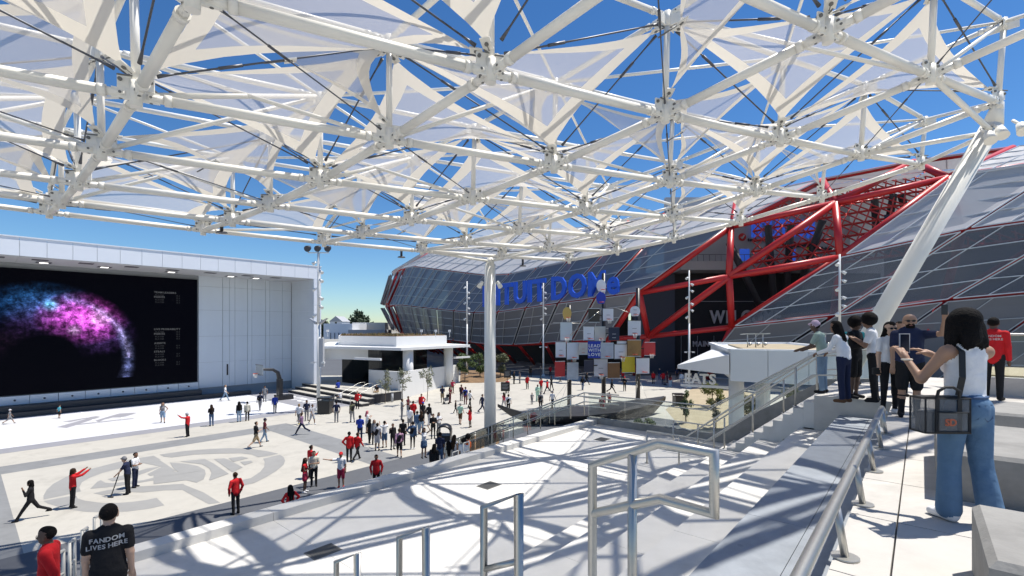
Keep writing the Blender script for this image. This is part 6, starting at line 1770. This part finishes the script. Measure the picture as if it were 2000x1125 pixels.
# --- woman with clear bag photographing
ARM['wphone_l']=((.50,.30,-.88),(.02,.68,.74)); ARM['wphone_r']=((.10,.80,-.45),(-.75,.55,.42))
def bob(J,P):
    k=J['k']; h=J['hd']; v=lambda *a:h+np.array(a)*k
    P=[p for p in P if p[4]!='hair']
    for s in(-1,1):
        P.append((v(s*.045,-.01,.04),v(s*.075,-.02,-.11),.072*k,.052*k,'hair',1.0)); P.append((v(s*.07,.025,.03),v(s*.085,.03,-.10),.036*k,.032*k,'hair',1.0))
        P.append((v(s*.085,-.03,-.11),v(s*.115,-.035,-.155),.042*k,.022*k,'hair',1.0)); P.append((v(s*.04,-.08,-.12),v(s*.055,-.10,-.175),.045*k,.024*k,'hair',1.0))
        P.append((J['nk']+np.array((s*.075,-.02,-.055))*k,J['nk']+np.array((s*.10,.03,-.07))*k,.03*k,.03*k,'top',1.0))
    P.append((v(0,-.03,.05),v(0,-.06,-.10),.102*k,.088*k,'hair',1.0)); P.append((v(0,.01,.07),v(0,-.05,.05),.075*k,.092*k,'hair',1.0))
    rr=random.Random(6)
    for q in range(34):
        a=rr.uniform(-.35,1.35)*math.pi+math.pi; r1=.085+.02*rr.random()
        x1,y1=r1*math.cos(a),r1*math.sin(a)*.9-.025
        if y1>.05: continue
        P.append((v(x1*.95,y1,.02*rr.random()-.02),v(x1*1.28+rr.uniform(-.012,.012),y1*1.22,-.13-.055*rr.random()),.024*k,.011*k,'hair',1.0))
    P=[p for p in P if not(p[4]=='top' and abs(p[0][0]-J['shl'][0])<.03)]
    P.append((J['shl']+np.array((.02,0,-.005)),J['shr']+np.array((-.02,0,-.005)),.06*k,.06*k,'skin',.95))
    P.append((J['pel']+np.array((0,-.055,.0))*k,J['pel']+np.array((0,-.05,-.03))*k,.12*k,.125*k,'bottom',.85))
    return P
x,y=3.71,3.9
o,J,W,fld=person('woman with black bob, white tank top and flared jeans taking a photo',x,y,ZP,2,h=1.72,top='tank',tc='white',bottom='wide',bc_='wash',hair='short',hc='bk',skin='b',shoe='white',female=True,fat=1.08,la='wphone_l',ra='wphone_r',stride=4,cell=.0115,extra=bob,hands={'l':.55,'r':.45})
WJ,WW=J,W
p=W(J['hal']+np.array((.062,.01,.035))); d1=W((1,0,0))-W((0,0,0)); 
phone('dark phone held up by the woman with the clear bag',p,d1,np.array((0,0,1.)),.041,.083,'arena_grey')
b=MB().path([W(J['wrl']+np.array((.034*math.cos(a),.034*math.sin(a),0))-J['fdl']*.03) for a in np.linspace(0,2*math.pi,17)],.008,8); b.build('bracelet','sail_hem',parent=o)
# seams and pocket patches of the jeans
pk_=MB()
for s in(-1,1):
    q=[]
    for (dx,dz) in((-.055,.05),(.055,.05),(.05,-.06),(0,-.09),(-.05,-.06)):
        xx=s*.075+dx; zz=J['pel'][2]-.02+dz; q.append(W((xx,back_y(fld,xx,zz)-.004,zz)))
    pk_=MB().add(q,[(0,1,2,3,4)]); pk_.build('back_pocket',mat('denim_dark',(.045,.085,.17),.85,noise=.15,nscale=30),parent=o)
MB().path([W((xx,back_y(fld,xx,J['pel'][2]+.085)-.004,J['pel'][2]+.085)) for xx in np.linspace(-.12,.12,9)],.012,6).build('waistband','denim_dark',parent=o)
# clear bag
vin=mat('clear_vinyl',(.16,.18,.20),.08,transp=.68); webb=mat('black_webbing',(.010,.010,.011),.7)
bx=np.array((-.285,-.10,.90)); L=lambda dx,dy,dz:W(bx+np.array((dx,dy,dz)))
bag=thing('clear_bag','clear vinyl bag with black straps hanging at her hip','bag',tuple(L(0,0,-.14)))
ax=(L(1,0,0)-L(0,0,0)); ay=(L(0,1,0)-L(0,0,0)); az=np.array((0,0,1.))
fw,fd,fh=.17,.075,.135
for nm,c,a,b_,d in (('front_panel',L(0,-fd,0),ax*fw,ay*.002,az*fh),('back_panel',L(0,fd,0),ax*fw,ay*.002,az*fh),('side_panel',L(-fw,0,0),ax*.002,ay*fd*.96,az*fh),('side_panel',L(fw,0,0),ax*.002,ay*fd*.96,az*fh),('base_panel',L(0,0,-fh),ax*fw*.98,ay*fd*.96,az*.002)):
    MB().obox(c,a,b_,d).build(nm,vin,parent=bag)
pp=MB().obox(L(.02,-fd-.016,-.045),ax*.115,ay*.008,az*.075).build('outer_pocket',vin,parent=bag)
e=MB().path([L(sx*.115+.02,-fd-.026,-.045+sz*.075) for sx,sz in((-1,-1),(1,-1),(1,1),(-1,1),(-1,-1))],.006,6); e.build('pocket_piping',webb,parent=bag)
for yy in(-fd,fd):
    MB().path([L(sx*fw,yy,sz*fh) for sx,sz in((-1,-1),(1,-1),(1,1),(-1,1),(-1,-1))],.0075,6).build('edge_piping',webb,parent=bag)
for sx in(-1,1):
    MB().path([L(sx*fw,-fd,-fh),L(sx*fw,fd,-fh)],.0075,6).build('edge_piping',webb,parent=bag); MB().path([L(sx*fw,-fd,fh),L(sx*fw,fd,fh)],.0075,6).build('edge_piping',webb,parent=bag)
    MB().bar(L(sx*.085,-fd-.006,-fh),L(sx*.085,-fd-.006,fh),.032,.006,up=ay).build('webbing_strap',webb,parent=bag)
MB().obox(L(0,0,fh+.004),ax*fw,ay*fd*.5,az*.006).build('zip_strip',webb,parent=bag)
MB().path([L(-.085,-fd,fh),L(-.08,-fd-.01,fh+.06),L(-.03,-fd-.012,fh+.09),L(.03,-fd-.012,fh+.09),L(.08,-fd-.01,fh+.06),L(.085,-fd,fh)],.011,8).build('handle',webb,parent=bag)
for dy in(-.02,.03): MB().obox(L(-.02,dy,-.06),ax*.13,ay*.02,az*.085).build('contents',mat('bag_things',(.025,.028,.032),.5,noise=.4,nscale=18),parent=bag)
em=MB(); put_text(em,'SD',.075,.001,L(.0,-fd-.028,-.05),ax,az,spacing=.3); em.build('emblem',mat('bag_orange',(.45,.10,.04),.6),parent=bag)
sh=J['shl']+np.array((.075,-.005,.055)); s1=[W(sh+np.array((-.01,.06,-.05))),W(sh+np.array((0,0,.015))),W(sh+np.array((-.015,-.075,-.05))),W(sh+np.array((-.06,-.13,-.25))),L(.12,-.03,fh+.02)]
q=MB()
for a,b_ in zip(s1[:-1],s1[1:]): q.bar(a,b_,.05,.006,up=ay)
q.build('shoulder_strap',webb,parent=bag)
# --- selfie couple
ARM['selfie']=((.5,.5,.05),(.02,.35,.95))
x,y,_=pl(1776,815); 
def beard(J,P):
    k=J['k']; h=J['hd']; P.append((h+np.array((-.03,.055,-.075))*k,h+np.array((.03,.055,-.075))*k,.034*k,.034*k,'hair',1.0)); P.append((h+np.array((-.02,.082,-.042))*k,h+np.array((.02,.082,-.042))*k,.013*k,.013*k,'hair',1.0))
    P.append((J['pel']+np.array((0,.05,.14))*k,J['ch']+np.array((0,.05,-.05))*k,.165*k,.16*k,'top',.9))
    for n_ in'lr': P.append((J['kn'+n_]+(J['an'+n_]-J['kn'+n_])*.3,J['an'+n_],.054*k,.042*k,'x2',1.0))
    return P
o,J,W,fld=person('large man in sunglasses and dark tee taking a selfie with a raised arm',x,y,ZP,208,h=1.80,top='tee',tc='navy',bottom='shorts',bc_='black',hair='bald',hc='bk',skin='b',fat=1.3,la='selfie',ra='down',cell=CE,extra=beard,hands={'l':.7,'r':.4})
head_bits(o,J,W)
phone('black phone held up high by the man taking a selfie',W(J['hal']+np.array((.02,.035,.06))),W((1,.2,0))-W((0,0,0)),np.array((0,0,1.)),.04,.082)
x,y,_=pl(1738,808)
o,J,W,fld=person('woman in white tee and black leggings posing beside the selfie man',x,y,ZP,188,h=1.66,top='tee',tc='white',bottom='slim',bc_='black',hair='long',hc='bk',skin='a',shoe='white',female=True,fat=1.05,la='down',ra='down',cell=CE,hands={'l':.5,'r':.5})
head_bits(o,J,W)
c=W(J['har']+np.array((.02,.0,.04))); 
tag(MB().obox(c,np.array((.11,.02,0)),np.array((0,.02,0)),np.array((0,0,.06))).build('clutch_bag',webb),'small dark clutch at the hip of the woman in white tee','bag')
# --- others at the platform end
x,y,_=pl(1706,785)
o,J,W,fld=person('young man with afro hair and white tee looking down at a phone',x,y,ZP,-48,h=1.82,top='tee',tc='white',bottom='pants',bc_='black',hair='fro',skin='c',la='phone',ra='phone',cell=.017,lean=6,hands={'l':.6,'r':.6})
phone('phone held by the young man with afro hair',W((J['hal']+J['har'])/2+np.array((0,.03,.03))),W((1,0,0))-W((0,0,0)),np.array((0,0,1.)))
x,y,_=pl(1686,781)
person('person with dark curly hair in black beside the afro man',x,y+.25,ZP,150,h=1.76,top='long',tc='black',bottom='shorts',bc_='black',hair='fro',skin='d',la='chest',ra='chest',cell=.02)
x,y=668/930*13.2,13.2
person('bald man in teal tee behind the railing group',x,y,ZP,40,h=1.72,top='tee',tc='teal',bottom='shorts',bc_='navy',hair='bald',skin='a',cell=.022,la='rail',ra='rail')
x,y,_=pl(1648,786)
o,J,W,fld=person('woman in white shirt and dark jeans leaning on the stair rail',x,y,ZP,-25,h=1.70,top='long',tc='white',bottom='pants',bc_='navy',hair='long',skin='c',female=True,la='rail',ra='rail',lean=14,cell=.016,shoe='brown',hands={'l':.7,'r':.7})
x,y,_=pl(1622,771)
o,J,W,fld=person('person in pink cap and sage tee leaning on the stair rail',x,y+.3,ZP,-40,h=1.72,top='tee',tc='sage',bottom='pants',bc_='ltdenim',hair='short',hat='lilac',skin='d',la='rail',ra='rail',lean=12,cell=.018)
x,y=940/930*10.4,10.4
o,J,W,fld=person('person in lettered red jacket at the far right of the platform',x,y,ZP,55,h=1.78,top='jacket',tc='red',bottom='pants',bc_='black',hair='short',skin='d',cell=.018)
back_text(o,W,fld,['FANDOM','LIVES HERE'],.062,J['ch'][2]+.07,.07,'jacket_lettering')
x,y=757/930*11.0,11.0
person('person half hidden behind the selfie couple',x,y,ZP,210,h=1.70,top='tee',tc='black',bottom='pants',bc_='black',skin='b',cell=.022)
